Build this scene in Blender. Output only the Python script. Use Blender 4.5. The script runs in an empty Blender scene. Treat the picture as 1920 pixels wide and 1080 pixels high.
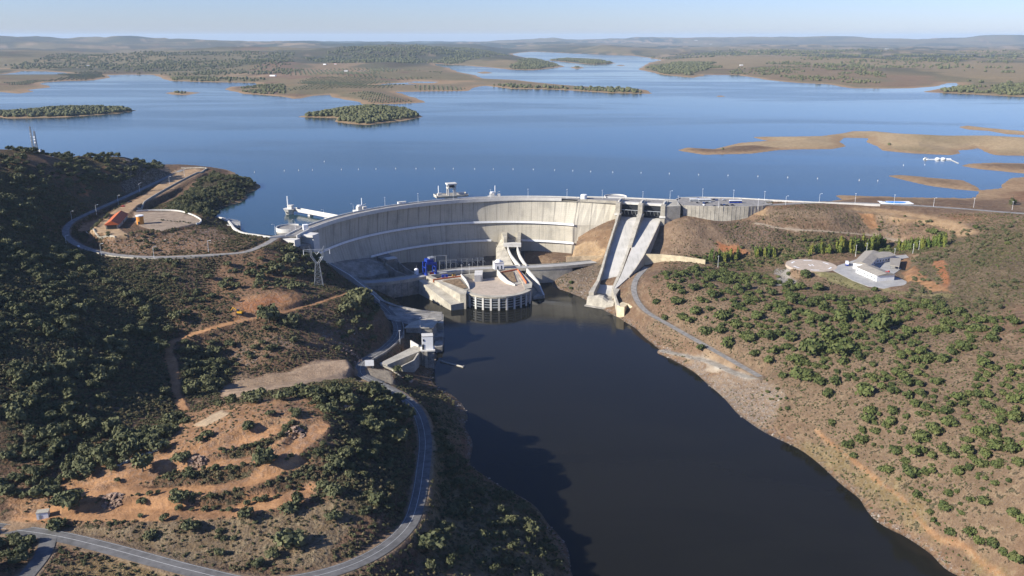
import bpy, bmesh, math, random
import numpy as np
from mathutils import Vector, Matrix
R = math.radians
random.seed(7); rng = np.random.default_rng(7)
scene = bpy.context.scene
col = scene.collection

# ------------------------------------------------------------------ camera
CAM_H, FOC, HORIZ = 248.0, 1600.0, 68.0        # metres above the river, focal length in photo pixels, horizon row
PITCH = math.atan((540 - HORIZ) / FOC)
cam = bpy.data.objects.new('camera', bpy.data.cameras.new('camera')); col.objects.link(cam)
cam.location = (0, 0, CAM_H); cam.rotation_euler = (math.pi/2 - PITCH, 0, 0)
cam.data.sensor_width = 36.0; cam.data.lens = 36.0 * FOC / 1920.0
cam.data.clip_start = 1.0; cam.data.clip_end = 150000.0
scene.camera = cam

# ------------------------------------------------------------------ sky, sun, exposure
SUN_EL, SUN_AZ = 28.0, 202.0                   # elevation; direction the sun stands in, degrees from +X
w = bpy.data.worlds.new('World'); scene.world = w; w.use_nodes = True
nt = w.node_tree; bg = nt.nodes['Background']
sky = nt.nodes.new('ShaderNodeTexSky'); sky.sky_type = 'NISHITA'; sky.sun_disc = False
sky.sun_elevation = R(SUN_EL); sky.sun_rotation = R(90 - SUN_AZ)
sky.air_density = 1.0; sky.dust_density = 0.3; sky.ozone_density = 3.0; sky.altitude = 300
tint = nt.nodes.new('ShaderNodeMix'); tint.data_type = 'RGBA'; tint.blend_type = 'MULTIPLY'; tint.inputs[0].default_value = 1; tint.inputs[7].default_value = (.81,.92,1.40,1)
nt.links.new(sky.outputs[0], tint.inputs[6]); nt.links.new(tint.outputs[2], bg.inputs[0]); bg.inputs[1].default_value = 0.067
sl = bpy.data.lights.new('sun', 'SUN'); sl.energy = 5.0; sl.angle = R(0.53); sl.color = (1.0, 0.95, 0.86)
so = bpy.data.objects.new('sun', sl); col.objects.link(so)
SDIR = Vector((math.cos(R(SUN_AZ))*math.cos(R(SUN_EL)), math.sin(R(SUN_AZ))*math.cos(R(SUN_EL)), math.sin(R(SUN_EL))))
so.rotation_euler = SDIR.to_track_quat('Z', 'Y').to_euler(); so.location = (-600, -200, 700)
vs = scene.view_settings; vs.view_transform = 'Standard'; vs.look = 'None'; vs.exposure = 0.84; vs.gamma = 1.0
vs.use_curve_mapping = False
cy = scene.cycles
cy.max_bounces = 6; cy.diffuse_bounces = 2; cy.glossy_bounces = 3; cy.transmission_bounces = 2
cy.volume_bounces = 0; cy.transparent_max_bounces = 6
cy.use_denoising = True
try: cy.denoiser = 'OPENIMAGEDENOISE'
except Exception: pass
cy.caustics_reflective = False; cy.caustics_refractive = False

# ------------------------------------------------------------------ photo <-> place
_c, _s = math.cos(PITCH), math.sin(PITCH)
def at(px, py, z):
    """The point of the place that a photo pixel shows, if it lies at height z."""
    u = (px - 960) / FOC; v = (540 - py) / FOC
    d = (u, _c + v*_s, -_s + v*_c); t = (z - CAM_H) / d[2]
    return (d[0]*t, d[1]*t)
def at3(px, py, z): return Vector((*at(px, py, z), z))
def pix(x, y, z):
    f = y*_c - (z-CAM_H)*_s; up = y*_s + (z-CAM_H)*_c
    return 960 + FOC*x/f, 540 - FOC*up/f

# ------------------------------------------------------------------ helpers
def mesh_obj(name, verts, faces, mat=None, parent=None, smooth=False):
    me = bpy.data.meshes.new(name); me.from_pydata([tuple(v) for v in verts], [], faces); me.update()
    o = bpy.data.objects.new(name, me); col.objects.link(o)
    if mat: me.materials.append(mat)
    if parent: o.parent = parent
    if smooth: me.polygons.foreach_set('use_smooth', [True]*len(me.polygons))
    return o
class MB:
    def __init__(s): s.v = []; s.f = []
    def add(s, verts, faces):
        b = len(s.v); s.v += [tuple(p) for p in verts]; s.f += [tuple(i+b for i in f) for f in faces]; return s
    def box(s, c, size, rz=0.0):
        hx, hy, hz = size[0]/2, size[1]/2, size[2]/2; cr, sr = math.cos(rz), math.sin(rz)
        vs_ = []
        for z in (-hz, hz):
            for x, y in ((-hx,-hy),(hx,-hy),(hx,hy),(-hx,hy)):
                vs_.append((c[0]+x*cr-y*sr, c[1]+x*sr+y*cr, c[2]+z))
        return s.add(vs_, [(3,2,1,0),(4,5,6,7),(0,1,5,4),(1,2,6,5),(2,3,7,6),(3,0,4,7)])
    def prism(s, poly, z0, z1):
        """vertical prism; z0 / z1 numbers or one per corner; poly counter-clockwise or not"""
        n = len(poly); a = sum(poly[i][0]*poly[(i+1)%n][1]-poly[(i+1)%n][0]*poly[i][1] for i in range(n))
        z0 = list(z0) if hasattr(z0,'__len__') else [z0]*n; z1 = list(z1) if hasattr(z1,'__len__') else [z1]*n
        poly = list(poly)
        if a < 0: poly.reverse(); z0.reverse(); z1.reverse()
        vs_ = [(p[0],p[1],z0[i]) for i,p in enumerate(poly)] + [(p[0],p[1],z1[i]) for i,p in enumerate(poly)]
        return s.add(vs_, [tuple(range(n-1,-1,-1)), tuple(range(n,2*n))] + [(i,(i+1)%n,n+(i+1)%n,n+i) for i in range(n)])
    def tube(s, p0, p1, r0, r1=None, n=8, cap=True):
        p0 = Vector(p0); p1 = Vector(p1); r1 = r0 if r1 is None else r1
        d = (p1-p0).normalized(); u = d.orthogonal().normalized(); v = d.cross(u)
        vs_ = []
        for p, r in ((p0,r0),(p1,r1)):
            for i in range(n):
                a = 2*math.pi*i/n; vs_.append(p + u*(r*math.cos(a)) + v*(r*math.sin(a)))
        f = [(i,(i+1)%n,n+(i+1)%n,n+i) for i in range(n)]
        if cap: f += [tuple(range(n-1,-1,-1)), tuple(range(n,2*n))]
        return s.add(vs_, f)
    def wall(s, path, th, z0, z1, closed=False):
        """vertical wall along a plan path, thickness th to both sides, z0/z1 numbers or one per point"""
        n = len(path); P = [Vector((p[0],p[1],0)) for p in path]
        z0 = list(z0) if hasattr(z0,'__len__') else [z0]*n; z1 = list(z1) if hasattr(z1,'__len__') else [z1]*n
        vs_ = []
        for i in range(n):
            a = P[(i-1)%n] if (closed or i>0) else P[i]; b = P[(i+1)%n] if (closed or i<n-1) else P[i]
            t = (b-a).normalized(); nn = Vector((-t.y,t.x,0))*(th/2)
            for q, z in ((P[i]-nn,z0[i]),(P[i]+nn,z0[i]),(P[i]+nn,z1[i]),(P[i]-nn,z1[i])): vs_.append((q.x,q.y,z))
        f = []
        for i in range(n if closed else n-1):
            a = 4*i; b = 4*((i+1)%n)
            f += [(a+3,b+3,b+2,a+2),(a,a+1,b+1,b),(a+1,a+2,b+2,b+1),(a,b,b+3,a+3)]
        if not closed: f += [(0,3,2,1),(4*n-4,4*n-3,4*n-2,4*n-1)]
        return s.add(vs_, f)
    def strip(s, left, right):
        n = len(left); vs_ = list(left)+list(right)
        return s.add(vs_, [(i, n+i, n+i+1, i+1) for i in range(n-1)])
    def lathe(s, c, prof, n=24, a0=0.0, a1=2*math.pi):
        full = abs(a1-a0-2*math.pi) < 1e-6; m = n if full else n+1; vs_ = []
        for r, z in prof:
            for i in range(m):
                a = a0+(a1-a0)*i/n; vs_.append((c[0]+r*math.cos(a), c[1]+r*math.sin(a), c[2]+z))
        f = []
        for k in range(len(prof)-1):
            for i in range(n):
                j = (i+1) % m; f.append((k*m+i, k*m+j, (k+1)*m+j, (k+1)*m+i))
        if full: f.append(tuple(range((len(prof)-1)*m, len(prof)*m)))
        return s.add(vs_, f)
    def build(s, name, mat, parent=None, smooth=False): return mesh_obj(name, s.v, s.f, mat, parent, smooth)
def tag(o, label=None, cat=None, group=None, kind=None):
    if label: o['label'] = label
    if cat: o['category'] = cat
    if group: o['group'] = group
    if kind: o['kind'] = kind
    return o
def empty(name, loc=(0,0,0), rz=0.0):
    o = bpy.data.objects.new(name, None); o.location = loc; o.rotation_euler = (0,0,rz); o.empty_display_size = 2; col.objects.link(o); return o
def thing(name, label, cat, loc=(0,0,0), rz=0.0, group=None): return tag(empty(name, loc, rz), label, cat, group)
def copy_tree(o, parent=None, children=None):
    c = o.copy(); col.objects.link(c)
    if parent: c.parent = parent
    for ch in list(o.children): copy_tree(ch, c)
    return c

# ------------------------------------------------------------------ materials
def new_mat(name, rough=0.8, spec=0.3):
    m = bpy.data.materials.new(name); m.use_nodes = True
    b = m.node_tree.nodes['Principled BSDF']; b.inputs['Roughness'].default_value = rough
    b.inputs['Specular IOR Level'].default_value = spec
    return m, m.node_tree, b
class NT:
    """small node-building helper"""
    def __init__(s, t): s.t = t
    def n(s, typ, **kw):
        x = s.t.nodes.new(typ)
        for k, v in kw.items(): setattr(x, k, v)
        return x
    def l(s, a, b): s.t.links.new(a, b)
    def inp(s, sock, v):
        if hasattr(v, 'is_linked') or isinstance(v, bpy.types.NodeSocket): s.l(v, sock)
        else: sock.default_value = v
    def math(s, op, a, b=0.0, clamp=False):
        x = s.n('ShaderNodeMath', operation=op, use_clamp=clamp); s.inp(x.inputs[0], a); s.inp(x.inputs[1], b); return x.outputs[0]
    def mix(s, f, a, b, blend='MIX'):
        x = s.n('ShaderNodeMix', data_type='RGBA', blend_type=blend); s.inp(x.inputs[0], f)
        s.inp(x.inputs[6], a if not isinstance(a, tuple) else (*a[:3],1)); s.inp(x.inputs[7], b if not isinstance(b, tuple) else (*b[:3],1)); return x.outputs[2]
    def noise(s, vec, scale, detail=4, rough=0.55, dist=0.0):
        x = s.n('ShaderNodeTexNoise'); s.l(vec, x.inputs['Vector']); x.inputs['Scale'].default_value = scale
        x.inputs['Detail'].default_value = detail; x.inputs['Roughness'].default_value = rough; x.inputs['Distortion'].default_value = dist
        return x.outputs['Fac']
    def ramp(s, f, lo, hi):
        x = s.n('ShaderNodeMapRange', interpolation_type='SMOOTHSTEP'); s.inp(x.inputs[0], f); x.inputs[1].default_value = lo; x.inputs[2].default_value = hi
        return x.outputs[0]
    def scale(s, vec, sc):
        x = s.n('ShaderNodeMapping'); s.l(vec, x.inputs['Vector']); x.inputs['Scale'].default_value = sc; return x.outputs[0]
    def geo(s): return s.n('ShaderNodeNewGeometry').outputs['Position']
    def attr(s, name):
        x = s.n('ShaderNodeAttribute', attribute_name=name); sp = s.n('ShaderNodeSeparateColor'); s.l(x.outputs['Color'], sp.inputs[0]); return sp.outputs
    def bump(s, h, strength, dist, bsdf):
        x = s.n('ShaderNodeBump'); x.inputs['Strength'].default_value = strength; x.inputs['Distance'].default_value = dist
        s.l(h, x.inputs['Height']); s.l(x.outputs[0], bsdf.inputs['Normal'])
_flat = {}
def plain(name, c, rough=0.75, var=0.12, scale=0.6, metal=0.0, spec=0.3):
    """weathered paint / concrete / metal: a colour with slow and fine mottling"""
    if name in _flat: return _flat[name]
    m, t, b = new_mat(name, rough, spec); N = NT(t); b.inputs['Metallic'].default_value = metal
    g = N.n('ShaderNodeTexCoord').outputs['Object']
    a = N.noise(g, scale, 5, 0.65); d = N.noise(g, scale*9, 3, 0.6)
    f = N.math('ADD', N.math('MULTIPLY', a, 0.65), N.math('MULTIPLY', d, 0.35))
    lo = tuple(x*(1-2.2*var) for x in c); hi = tuple(min(1, x*(1+1.6*var)) for x in c)
    N.l(N.mix(N.ramp(f, 0.3, 0.7), lo, hi), b.inputs['Base Color'])
    _flat[name] = m; return m

# ------------------------------------------------------------------ plan geometry tools (numpy)
def _h2(ix, iy, seed):
    h = (ix.astype(np.int64)*374761393 + iy.astype(np.int64)*668265263 + seed*974711) & 0xffffffff
    h = ((h ^ (h >> 13)) * 1274126177) & 0xffffffff
    return ((h ^ (h >> 16)) & 0xffff) / 65535.0
def vnoise(x, y, seed=0):
    ix = np.floor(x); iy = np.floor(y); fx = x-ix; fy = y-iy
    fx = fx*fx*fx*(fx*(fx*6-15)+10); fy = fy*fy*fy*(fy*(fy*6-15)+10)
    a = _h2(ix,iy,seed); b = _h2(ix+1,iy,seed); c = _h2(ix,iy+1,seed); d = _h2(ix+1,iy+1,seed)
    return (a*(1-fx)+b*fx)*(1-fy) + (c*(1-fx)+d*fx)*fy
def fbm(x, y, sc, octv=4, seed=0, gain=0.5):
    s = np.zeros_like(x); amp = 1.0; tot = 0
    for o in range(octv):
        s += amp*(vnoise(x/sc+17.3*o, y/sc-9.1*o, seed+o)-0.5)*2; tot += amp; amp *= gain; sc /= 2.03
    return s/tot
def sm(x, a, b):
    t = np.clip((x-a)/(b-a), 0, 1); return t*t*(3-2*t)
def sdpoly(x, y, poly):
    """signed distance to a plan polygon, positive inside"""
    P = np.asarray(poly, float); d2 = np.full(x.shape, 1e18); ins = np.zeros(x.shape, bool)
    for i in range(len(P)):
        ax, ay = P[i]; bx, by = P[(i+1) % len(P)]; ex, ey = bx-ax, by-ay
        t = np.clip(((x-ax)*ex+(y-ay)*ey)/max(ex*ex+ey*ey, 1e-9), 0, 1)
        d2 = np.minimum(d2, (x-ax-t*ex)**2 + (y-ay-t*ey)**2)
        if ay != by:
            c = ((ay > y) != (by > y)) & (x < (bx-ax)*(y-ay)/(by-ay)+ax); ins ^= c
    d = np.sqrt(d2); return np.where(ins, d, -d)
def sdline(x, y, line):
    """distance to a 3-D plan polyline and the height of the nearest point"""
    d2 = np.full(x.shape, 1e18); zz = np.zeros(x.shape)
    for (ax,ay,az),(bx,by,bz) in zip(line[:-1], line[1:]):
        ex, ey = bx-ax, by-ay
        t = np.clip(((x-ax)*ex+(y-ay)*ey)/max(ex*ex+ey*ey, 1e-9), 0, 1); q = (x-ax-t*ex)**2 + (y-ay-t*ey)**2
        k = q < d2; d2[k] = q[k]; zz[k] = (az+t*(bz-az))[k]
    return np.sqrt(d2), zz
def spline(pts, step=4.0):
    """Catmull-Rom through 3-D points, resampled"""
    P = [Vector(p) for p in pts]; P = [P[0]*2-P[1]] + P + [P[-1]*2-P[-2]]; out = []
    for i in range(1, len(P)-2):
        n = max(2, int((P[i+1]-P[i]).length/step))
        for k in range(n):
            t = k/n; a,b,c,d = P[i-1],P[i],P[i+1],P[i+2]
            out.append(0.5*((2*b)+(c-a)*t+(2*a-5*b+4*c-d)*t*t+(3*b-a-3*c+d)*t**3))
    out.append(P[-2]); return [tuple(p) for p in out]

LAKE = 68.0        # reservoir level above the river
# ------------------------------------------------------------------ roads and tracks (photo pixel, height)
def route(*p, step=4.0): return spline([(*at(a,b,z), z) for a,b,z in p], step)
ROADS = {
 'access_road': (3.0, route((516,447,72),(490,461,72),(455,473,72),(390,478,72),(290,482,72),(205,476,72),(150,461,72),(124,440,72),(132,418,73),(170,398,74),(250,362,75),(330,324,76),(342,318,76))),
 'river_road': (3.6, route((636,508,30),(690,550,20),(735,592,15),(745,625,15.5),(718,655,17),(682,678,19),(677,700,20.5),(705,716,23),(752,742,29),(783,772,32),(797,820,34.5),(793,880,37.5),(783,940,40),(762,990,42),(700,1040,44),(600,1078,45.5),(480,1093,46),(360,1070,46.5),(200,1027,46.5),(90,1002,46.5),(-60,983,47))),
 'side_road': (3.2, route((92,1006,46.5),(80,1040,46.7),(45,1085,47.5),(0,1140,48.5))),
 'bank_road': (2.6, route((1212,500,22),(1192,525,19),(1190,552,15),(1210,582,13),(1260,612,12.5),(1330,652,12.5),(1425,706,12))),
 'boat_ramp': (3.0, route((1425,708,12),(1385,702,10.5),(1330,678,7),(1245,658,1.5))),
 'right_crest_road': (4.0, route((1440,384,72),(1560,379.5,72),(1700,384.5,72),(1800,391,73),(1900,399,77),(2050,408,82))),
 'terrace_track': (3.3, route((1420,418,58),(1470,428,56),(1560,434,53),(1640,442,49),(1715,458,46.5))),
 'dirt_track': (2.6, route((655,548,46),(600,566,48),(540,583,49),(440,604,48.5),(375,622,46),(318,645,42),(324,690,38),(330,735,37),(345,768,40))),
 'lower_terrace': (5.5, route((560,930,52.5),(480,950,51),(400,962,50),(300,962,49.5),(200,963,48.5),(110,966,48))),
 'middle_terrace': (4.0, route((560,868,58),(470,900,56),(390,918,54),(300,922,53),(220,918,52),(150,935,50.5),(60,972,47.5),(20,985,47))),
 'upper_terrace': (4.5, route((600,800,65.5),(540,850,61),(470,862,60),(400,872,57.5),(320,880,55),(240,905,52.5))),
 'top_terrace': (4.0, route((520,805,65),(440,835,61.5),(380,850,59.5),(310,860,57),(230,890,53.5),(120,925,50))),
}
ASPHALT = ('access_road','river_road','side_road','bank_road','right_crest_road')

# ------------------------------------------------------------------ heights of the near valley (photo pixel, height)
CP = '''745 553 -2 831 622 -2 812 723 0 838 732 0 874 776 0 884 783 0 842 803 0 874 872 0 944 916 0 1000 945 0 1025 985 0 1063 1070 0 1085 1150 0
1165 598 0 1195 615 0 1245 660 0 1300 695 0 1340 730 0 1380 775 0 1440 815 0 1500 842 0 1550 880 0 1620 935 0 1700 1000 0 1760 1040 0 1830 1085 0 1930 1150 0
1000 620 -8 950 750 -8 1100 700 -8 1100 850 -8 1300 900 -8 1150 1050 -8 1450 1000 -8 1600 1080 -8 900 620 -8 860 660 -5 1000 800 -8 1200 660 -6 1300 760 -6 1420 850 -6 1540 940 -6 960 860 -6
700 650 16 650 690 22 620 690 24 520 700 28 430 715 32 560 640 38 500 630 42 690 600 32 640 560 46 600 540 46 480 560 56 520 545 58 400 540 58 300 550 62 500 500 62 400 500 66 560 490 60 610 500 48
660 585 40 600 600 42 560 470 66 510 450 72 490 463 75 450 470 73 330 500 70 215 420 82 300 420 83 360 410 83 330 440 80 420 440 76 450 440 74 270 400 83 190 440 81 390 400 82
60 285 126 0 280 130 150 285 117 250 298 104 300 316 86 200 340 93 100 340 106 0 350 110 100 400 95 0 420 105 60 480 88 0 520 90 150 520 75 250 520 68 100 580 75 0 600 80 200 600 62 280 640 46
250 680 48 300 720 40 150 680 60 0 700 70 100 760 58 0 800 62 200 790 50 100 850 52 0 900 52 250 740 46 390 690 30 420 670 31 370 650 38
500 780 68 560 760 66 600 790 66 430 800 65 380 800 60 330 830 57 480 850 60.5 600 735 54 540 722 44 680 765 56 735 790 42 690 850 53 735 870 43 690 930 51 640 1000 49 590 1040 48 400 1005 48 500 1030 48 200 1000 48
830 760 17 822 830 26 850 900 23 830 950 29 900 950 19 860 1030 29 950 1000 18 985 1060 17 820 1080 33 900 1085 27 985 988 15 1012 1035 14 938 932 13 905 905 13 700 1110 45 300 1150 45 0 1150 50 -200 1000 50 -300 300 135 -300 600 95 -300 800 70 30 1060 51
432 421 70 440 431 70 455 438 70 409 411 70 440 420 60 428 408 60 462 430 60 485 436 60 1300 380 60 1380 380 60 1450 381 60 1520 381.5 61 489 348 68 461 362 68 422 387 68 402 401 68 440 340 79 400 330 84 350 372 80 420 360 76 377 314 78 300 308 76
390 306 56 440 318 56 490 332 56 515 345 56 530 362 56 330 302 58 350 280 58 500 300 56 520 380 58 450 400 62 480 425 62 200 250 60 0 250 60 600 300 56 -300 250 60 540 420 58
1300 409 59.5 1400 408 60.5 1440 400 66 1270 421 56 1430 384 71 1560 378 71.5 1700 385 72 1800 390 74 1900 395 80 1250 450 40 1350 450 42 1450 440 52 1600 430 55 1560 410 64 1700 420 62 1800 450 64 1900 430 78 1850 500 72 1900 560 73 1750 520 58
1380 480 30 1450 475 34 1600 465 42 1520 497 46 1640 500 46 1650 538 45.5 1580 520 46 1560 495 46 1690 510 47 1480 520 38 1300 492 27 1215 492 24 1250 520 33 1300 530 34 1400 530 34 1300 580 26 1400 600 30 1500 580 40 1600 580 46 1700 580 54 1800 600 62 1900 620 70
1340 640 19 1440 680 20 1500 720 22 1450 760 8 1600 700 38 1700 700 46 1800 700 54 1900 700 62 1600 800 22 1550 835 7 1700 850 28 1800 850 38 1900 850 48 1700 950 12 1800 960 22 1900 960 34 1800 1040 9 1900 1060 14 2100 500 85 2100 700 80 2100 900 65 2100 400 85 2100 1100 40
1064 458 24 1110 450 34 1145 432 44 1060 482 17 1110 485 16 1120 500 15 1060 518 9 1090 520 10 1050 543 0 1090 557 0 1100 540 6 1020 540 -5 1010 548 -6 1045 560 -6 1070 574 -5 1000 528 -4 1032 532 -2
1000 340 56 1200 350 56 1400 355 58 1560 360 61 1700 360 61 1300 300 55 1620 372 71 1680 375 71.5 1750 380 72'''
cp = np.array(CP.split(), float).reshape(-1, 3)
cpw = np.array([(*at(a, b, z), z) for a, b, z in cp])
for o in (1.0,):
    ex = [r[1][::6] for r in ROADS.values()]
    cpw = np.vstack([cpw] + [np.array(e) for e in ex])
cpw = np.vstack([cpw, [(u*d,d,z) for u in (-.78,-.68,-.6,-.54,-.5) for d,z in ((1010,104),(1090,72))]])   # the back of the left ridge
def tps_fit(P, lam=2e-3):
    X = P[:, :2]/300.0; n = len(X); d2 = ((X[:,None]-X[None])**2).sum(-1)
    K = np.where(d2 > 0, 0.5*d2*np.log(np.maximum(d2, 1e-12)), 0) + lam*np.eye(n)
    Q = np.c_[np.ones(n), X]; A = np.block([[K, Q],[Q.T, np.zeros((3,3))]])
    return X, np.linalg.solve(A, np.r_[P[:,2], 0,0,0])
_tX, _tw = tps_fit(cpw)
def tps(x, y):
    out = np.zeros(x.shape)
    xs = x.ravel()/300.0; ys = y.ravel()/300.0; o = out.ravel(); n = len(_tX)
    for a in range(0, len(xs), 40000):
        d2 = (xs[a:a+40000,None]-_tX[None,:,0])**2 + (ys[a:a+40000,None]-_tX[None,:,1])**2
        o[a:a+40000] = (0.5*d2*np.log(np.maximum(d2,1e-12)))@_tw[:n] + _tw[n] + xs[a:a+40000]*_tw[n+1] + ys[a:a+40000]*_tw[n+2]
    return o.reshape(x.shape)

# ------------------------------------------------------------------ shores of the reservoir (photo pixels on the water level)
def lake(*p): return [at(p[i], p[i+1], LAKE) for i in range(0, len(p), 2)]
SHORES = [  # polygon, slope at the shore, height gain limit, waviness
 (lake(-500,180,0,172,35,175,65,171,50,168,67,166,98,163,75,157,82,154,125,151,175,150,207,145,200,139,-500,139), .05, 12, .5),
 (lake(-900,138,0,138,40,131.5,102,132.5,150,139,207,140,240,139,290,139.5,300,145,320,151,400,153.5,480,154.5,486,158,470,161,435,162,417,167,440,172,457,176,480,177,520,180,550,185,567,184,590,179,620,177,625,182,675,190,680,195,742,195,802,192,785,185,762,179,742,172,800,171,875,170,877,166,895,162,910,160,960,166,1025,167,1085,170,1150,174,1217,175,1210,169,1180,165,1100,162,1030,157,960,149,905,147,892,141,855,134,837,126,825,124,797,117,850,120.5,880,122,955,129.5,1000,131,1057,124,1030,114,990,108,955,101,940,88,1015,92,1087,99,1185,102,1225,109,1240,112,1222,116,1197,129,1245,140,1302,146,1322,139.5,1385,140,1435,149,1495,155,1550,157,1600,165,1665,165.5,1715,165,1767,160,1777,155,1797,155,1790,164,1765,166,1730,172,1790,175,1915,181,2200,187,3600,150,3600,72.2,-1900,72.2), .06, 22, 1.),
 (lake(-90,222,0,219,17,221.5,125,219,225,212,257,207,230,204,120,204.5,20,213,-90,216), .16, 17, .5),
 (lake(310,174,322,177,350,178,375,173.5,350,171.5,325,172), .05, 5, .3),
 (lake(555,219,630,221,628,228,655,232,692,234,707,231,755,226,792,219,767,207,700,203,640,206,600,213), .15, 34, .7),
 (lake(1070,126,1082,128.5,1095,126.5,1082,123.5), .04, 10, .3),
 (lake(1030,112,1050,114.5,1077,117.5,1110,120,1140,119,1155,117.5,1130,113,1060,109.5), .06, 28, .8),
 (lake(1156,122,1165,123,1172,122,1165,121), .03, 3, .3),
 (lake(1341,180,1350,181.5,1361,180.5,1351,178.5), .03, 2, .2),
 (lake(985,94.5,1000,96,1016,95,1000,93), .03, 14, .3),
 (lake(893,135.5,905,137.5,926,136.5,910,133.5), .04, 8, .3),
 (lake(1272,282,1320,290,1410,287.5,1460,281,1500,279.5,1560,279,1586,274,1576,266,1582,258,1627,258.5,1623,266,1646,274,1656,282,1713,287.5,1784,290.5,1801,287,1796,281.5,1823,280,1833,277,1851,286,1866,290,1920,291.5,2150,297,2150,262,1920,258,1851,254,1764,254,1682,250,1640,246,1599,246,1568,251,1540,255,1480,256,1408,256.5,1440,264,1390,268,1340,280,1290,277), .11, 19, .7),
 (lake(1799,238,1815,242.5,1855,245,1886,251,1920,252.5,2150,262,2150,250,1920,246,1886,243,1849,239.5,1815,235.5), .09, 9, .4),
 (lake(1804,311,1835,316.5,1920,325,2150,345,2150,312,1920,306.5,1866,305,1817,307), .08, 6, .3),
 (lake(1664,329,1703,339,1743,348,1790,354,1835,358,1834,352,1804,338,1764,335,1692,328.5), .09, 5.5, .3),
 (lake(1568,367,1580,374,1560,379,1700,400,2300,440,2300,345,1920,332,1896,334,1878,347,1880,353,1838,357,1837,362,1829,372,1839,382,1794,381,1723,374,1658,369,1578,366), .06, 6, .3),
]
# ------------------------------------------------------------------ the ground as one sheet, a fan of cells that widen towards the horizon
NA = 1000
_ang = np.linspace(R(-50), R(50), NA)
_dd = np.concatenate([np.linspace(150, 330, 110, endpoint=False), np.linspace(330, 1150, 560, endpoint=False), np.geomspace(1150, 7500, 250, endpoint=False), np.geomspace(7500, 45000, 70)])
ND = len(_dd)
GX = _dd[:,None]*np.sin(_ang)[None]; GY = _dd[:,None]*np.cos(_ang)[None]
def far_heights(x, y):
    h = np.full(x.shape, LAKE-14.0)
    D = np.hypot(x, y)
    for k, (poly, slope, gain, wav) in enumerate(SHORES):
        P = np.array(poly); x0, y0 = P.min(0)-250; x1, y1 = P.max(0)+250
        m = (x>x0)&(x<x1)&(y>y0)&(y<y1)&(D>800)
        if not m.any(): continue
        xs, ys = x[m], y[m]; d = sdpoly(xs, ys, poly)
        sc = np.clip(D[m]/2500, .5, 3)
        d = d + fbm(xs, ys, 90*1.5, 3, 50+k)*11*wav*sc
        up = gain*(1-np.exp(-np.maximum(d,0)*slope/gain))
        up *= 1 + .55*wav*fbm(xs, ys, 420, 4, 80+k)
        hh = LAKE + np.where(d>0, up+.15, d*.06)
        if k == 1:                                   # the rolling mainland
            Dm = D[m]; inn = sm(d, 0, 500)
            roll = fbm(xs, ys, 900, 5, 5)*40 + fbm(xs, ys, 2600, 3, 6)*34
            far = sm(Dm, 5200, 9000)
            roll = roll*(1+far*.5) + 12*sm(Dm,3800,6000)
            az = np.arctan2(xs, ys)
            right = sm(az, .05, .2)
            roll *= 1-.62*right*(1-.5*sm(Dm,7500,11000))
            hh += inn*np.maximum(roll, -16)
            ridge = np.exp(-((Dm-15500)/2600)**2)*(120+90*fbm(xs,ys,3800,4,9))*sm(-az, .05, .42)
            ridge += np.exp(-((Dm-8200)/1500)**2)*(45+45*fbm(xs,ys,1800,4,14))*sm(-az,.0,.3)
            ridge += np.exp(-((Dm-24000)/2500)**2)*(120+90*fbm(xs,ys,6500,4,11))*(sm(az,-.1,.05))
            ridge += np.exp(-((xs-11700)**2+(ys-21000)**2)/800**2)*140
            ridge += np.exp(-((Dm-12500)/1800)**2)*30*np.exp(-((az-.03)/.12)**2)
            hh += ridge
        h[m] = np.maximum(h[m], hh)
    return h
HM = far_heights(GX, GY)
near = (GY < 1500)
hn = tps(GX[near], GY[near])
xs, ys = GX[near], GY[near]
# the flooded valley behind the dam and the pit in front of it
DAM_Z = [(0,-3,777,172),(25,-3,770,179),(46,-7,765,185),(72,18,738,218)]
r72 = np.hypot(xs-18, ys-738); ph = np.degrees(np.arctan2(ys-738, xs-18))
pit = (r72 < 221) & (ph > 74) & (ph < 166) & (np.hypot(xs+3, ys-775) < 400)
hn += 2.2*fbm(xs, ys, 60, 4, 21)*sm(np.abs(hn-LAKE), 0, 8)*sm(hn, 0, 10) + .55*fbm(xs, ys, 9, 3, 31)*sm(hn, .5, 5)
fadeout = sm(ys, 1260, 1480)
hn = hn*(1-fadeout) + (LAKE-14)*fadeout
pit_h = np.where(ys > 900, 12.0, hn)
hn = np.where(pit, np.minimum(hn, np.where(r72 > 150, 13.0, hn)), hn)
for nme, (hw, line) in ROADS.items():
    L = np.array(line); m = (xs>L[:,0].min()-30)&(xs<L[:,0].max()+30)&(ys>L[:,1].min()-30)&(ys<L[:,1].max()+30)
    idx = np.where(m)[0]; d, z = sdline(xs[idx], ys[idx], line)
    d = d + .9*fbm(xs[idx], ys[idx], 14, 2, 77) * (nme not in ASPHALT)
    k = 1-sm(d, hw+1.0, hw+(7 if nme in ASPHALT else 3.2))
    hn[idx] = hn[idx]*(1-k) + (z-.22)*k
PADS = [  # flat yards: photo outline, height, blend width
 ([(1484,497),(1500,488),(1540,487),(1563,494),(1620,480),(1690,476),(1705,485),(1690,520),(1702,530),(1680,541),(1630,541),(1560,512),(1520,509),(1490,505)], 46.0, 8),
 ([(170,436),(205,400),(330,318),(388,318),(260,385),(250,398),(330,396),(372,410),(380,418),(340,428),(300,440),(215,446)], None, 4),
 ([(412,720),(560,690),(648,674),(655,690),(560,716),(430,742)], 27.5, 8),
 ([(664,715),(690,690),(720,692),(742,700),(735,718),(700,722)], 20.0, 5),
 ([(735,575),(770,580),(826,590),(800,618),(745,640),(735,620)], 12.4, 4),
 ('world', [(139-.309*b+.951*a, 911-.951*b-.309*a) for a,b in ((-22,103),(-3.5,103),(-1.5,140),(-21,138))], 1.5, 1.5),
]
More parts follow.
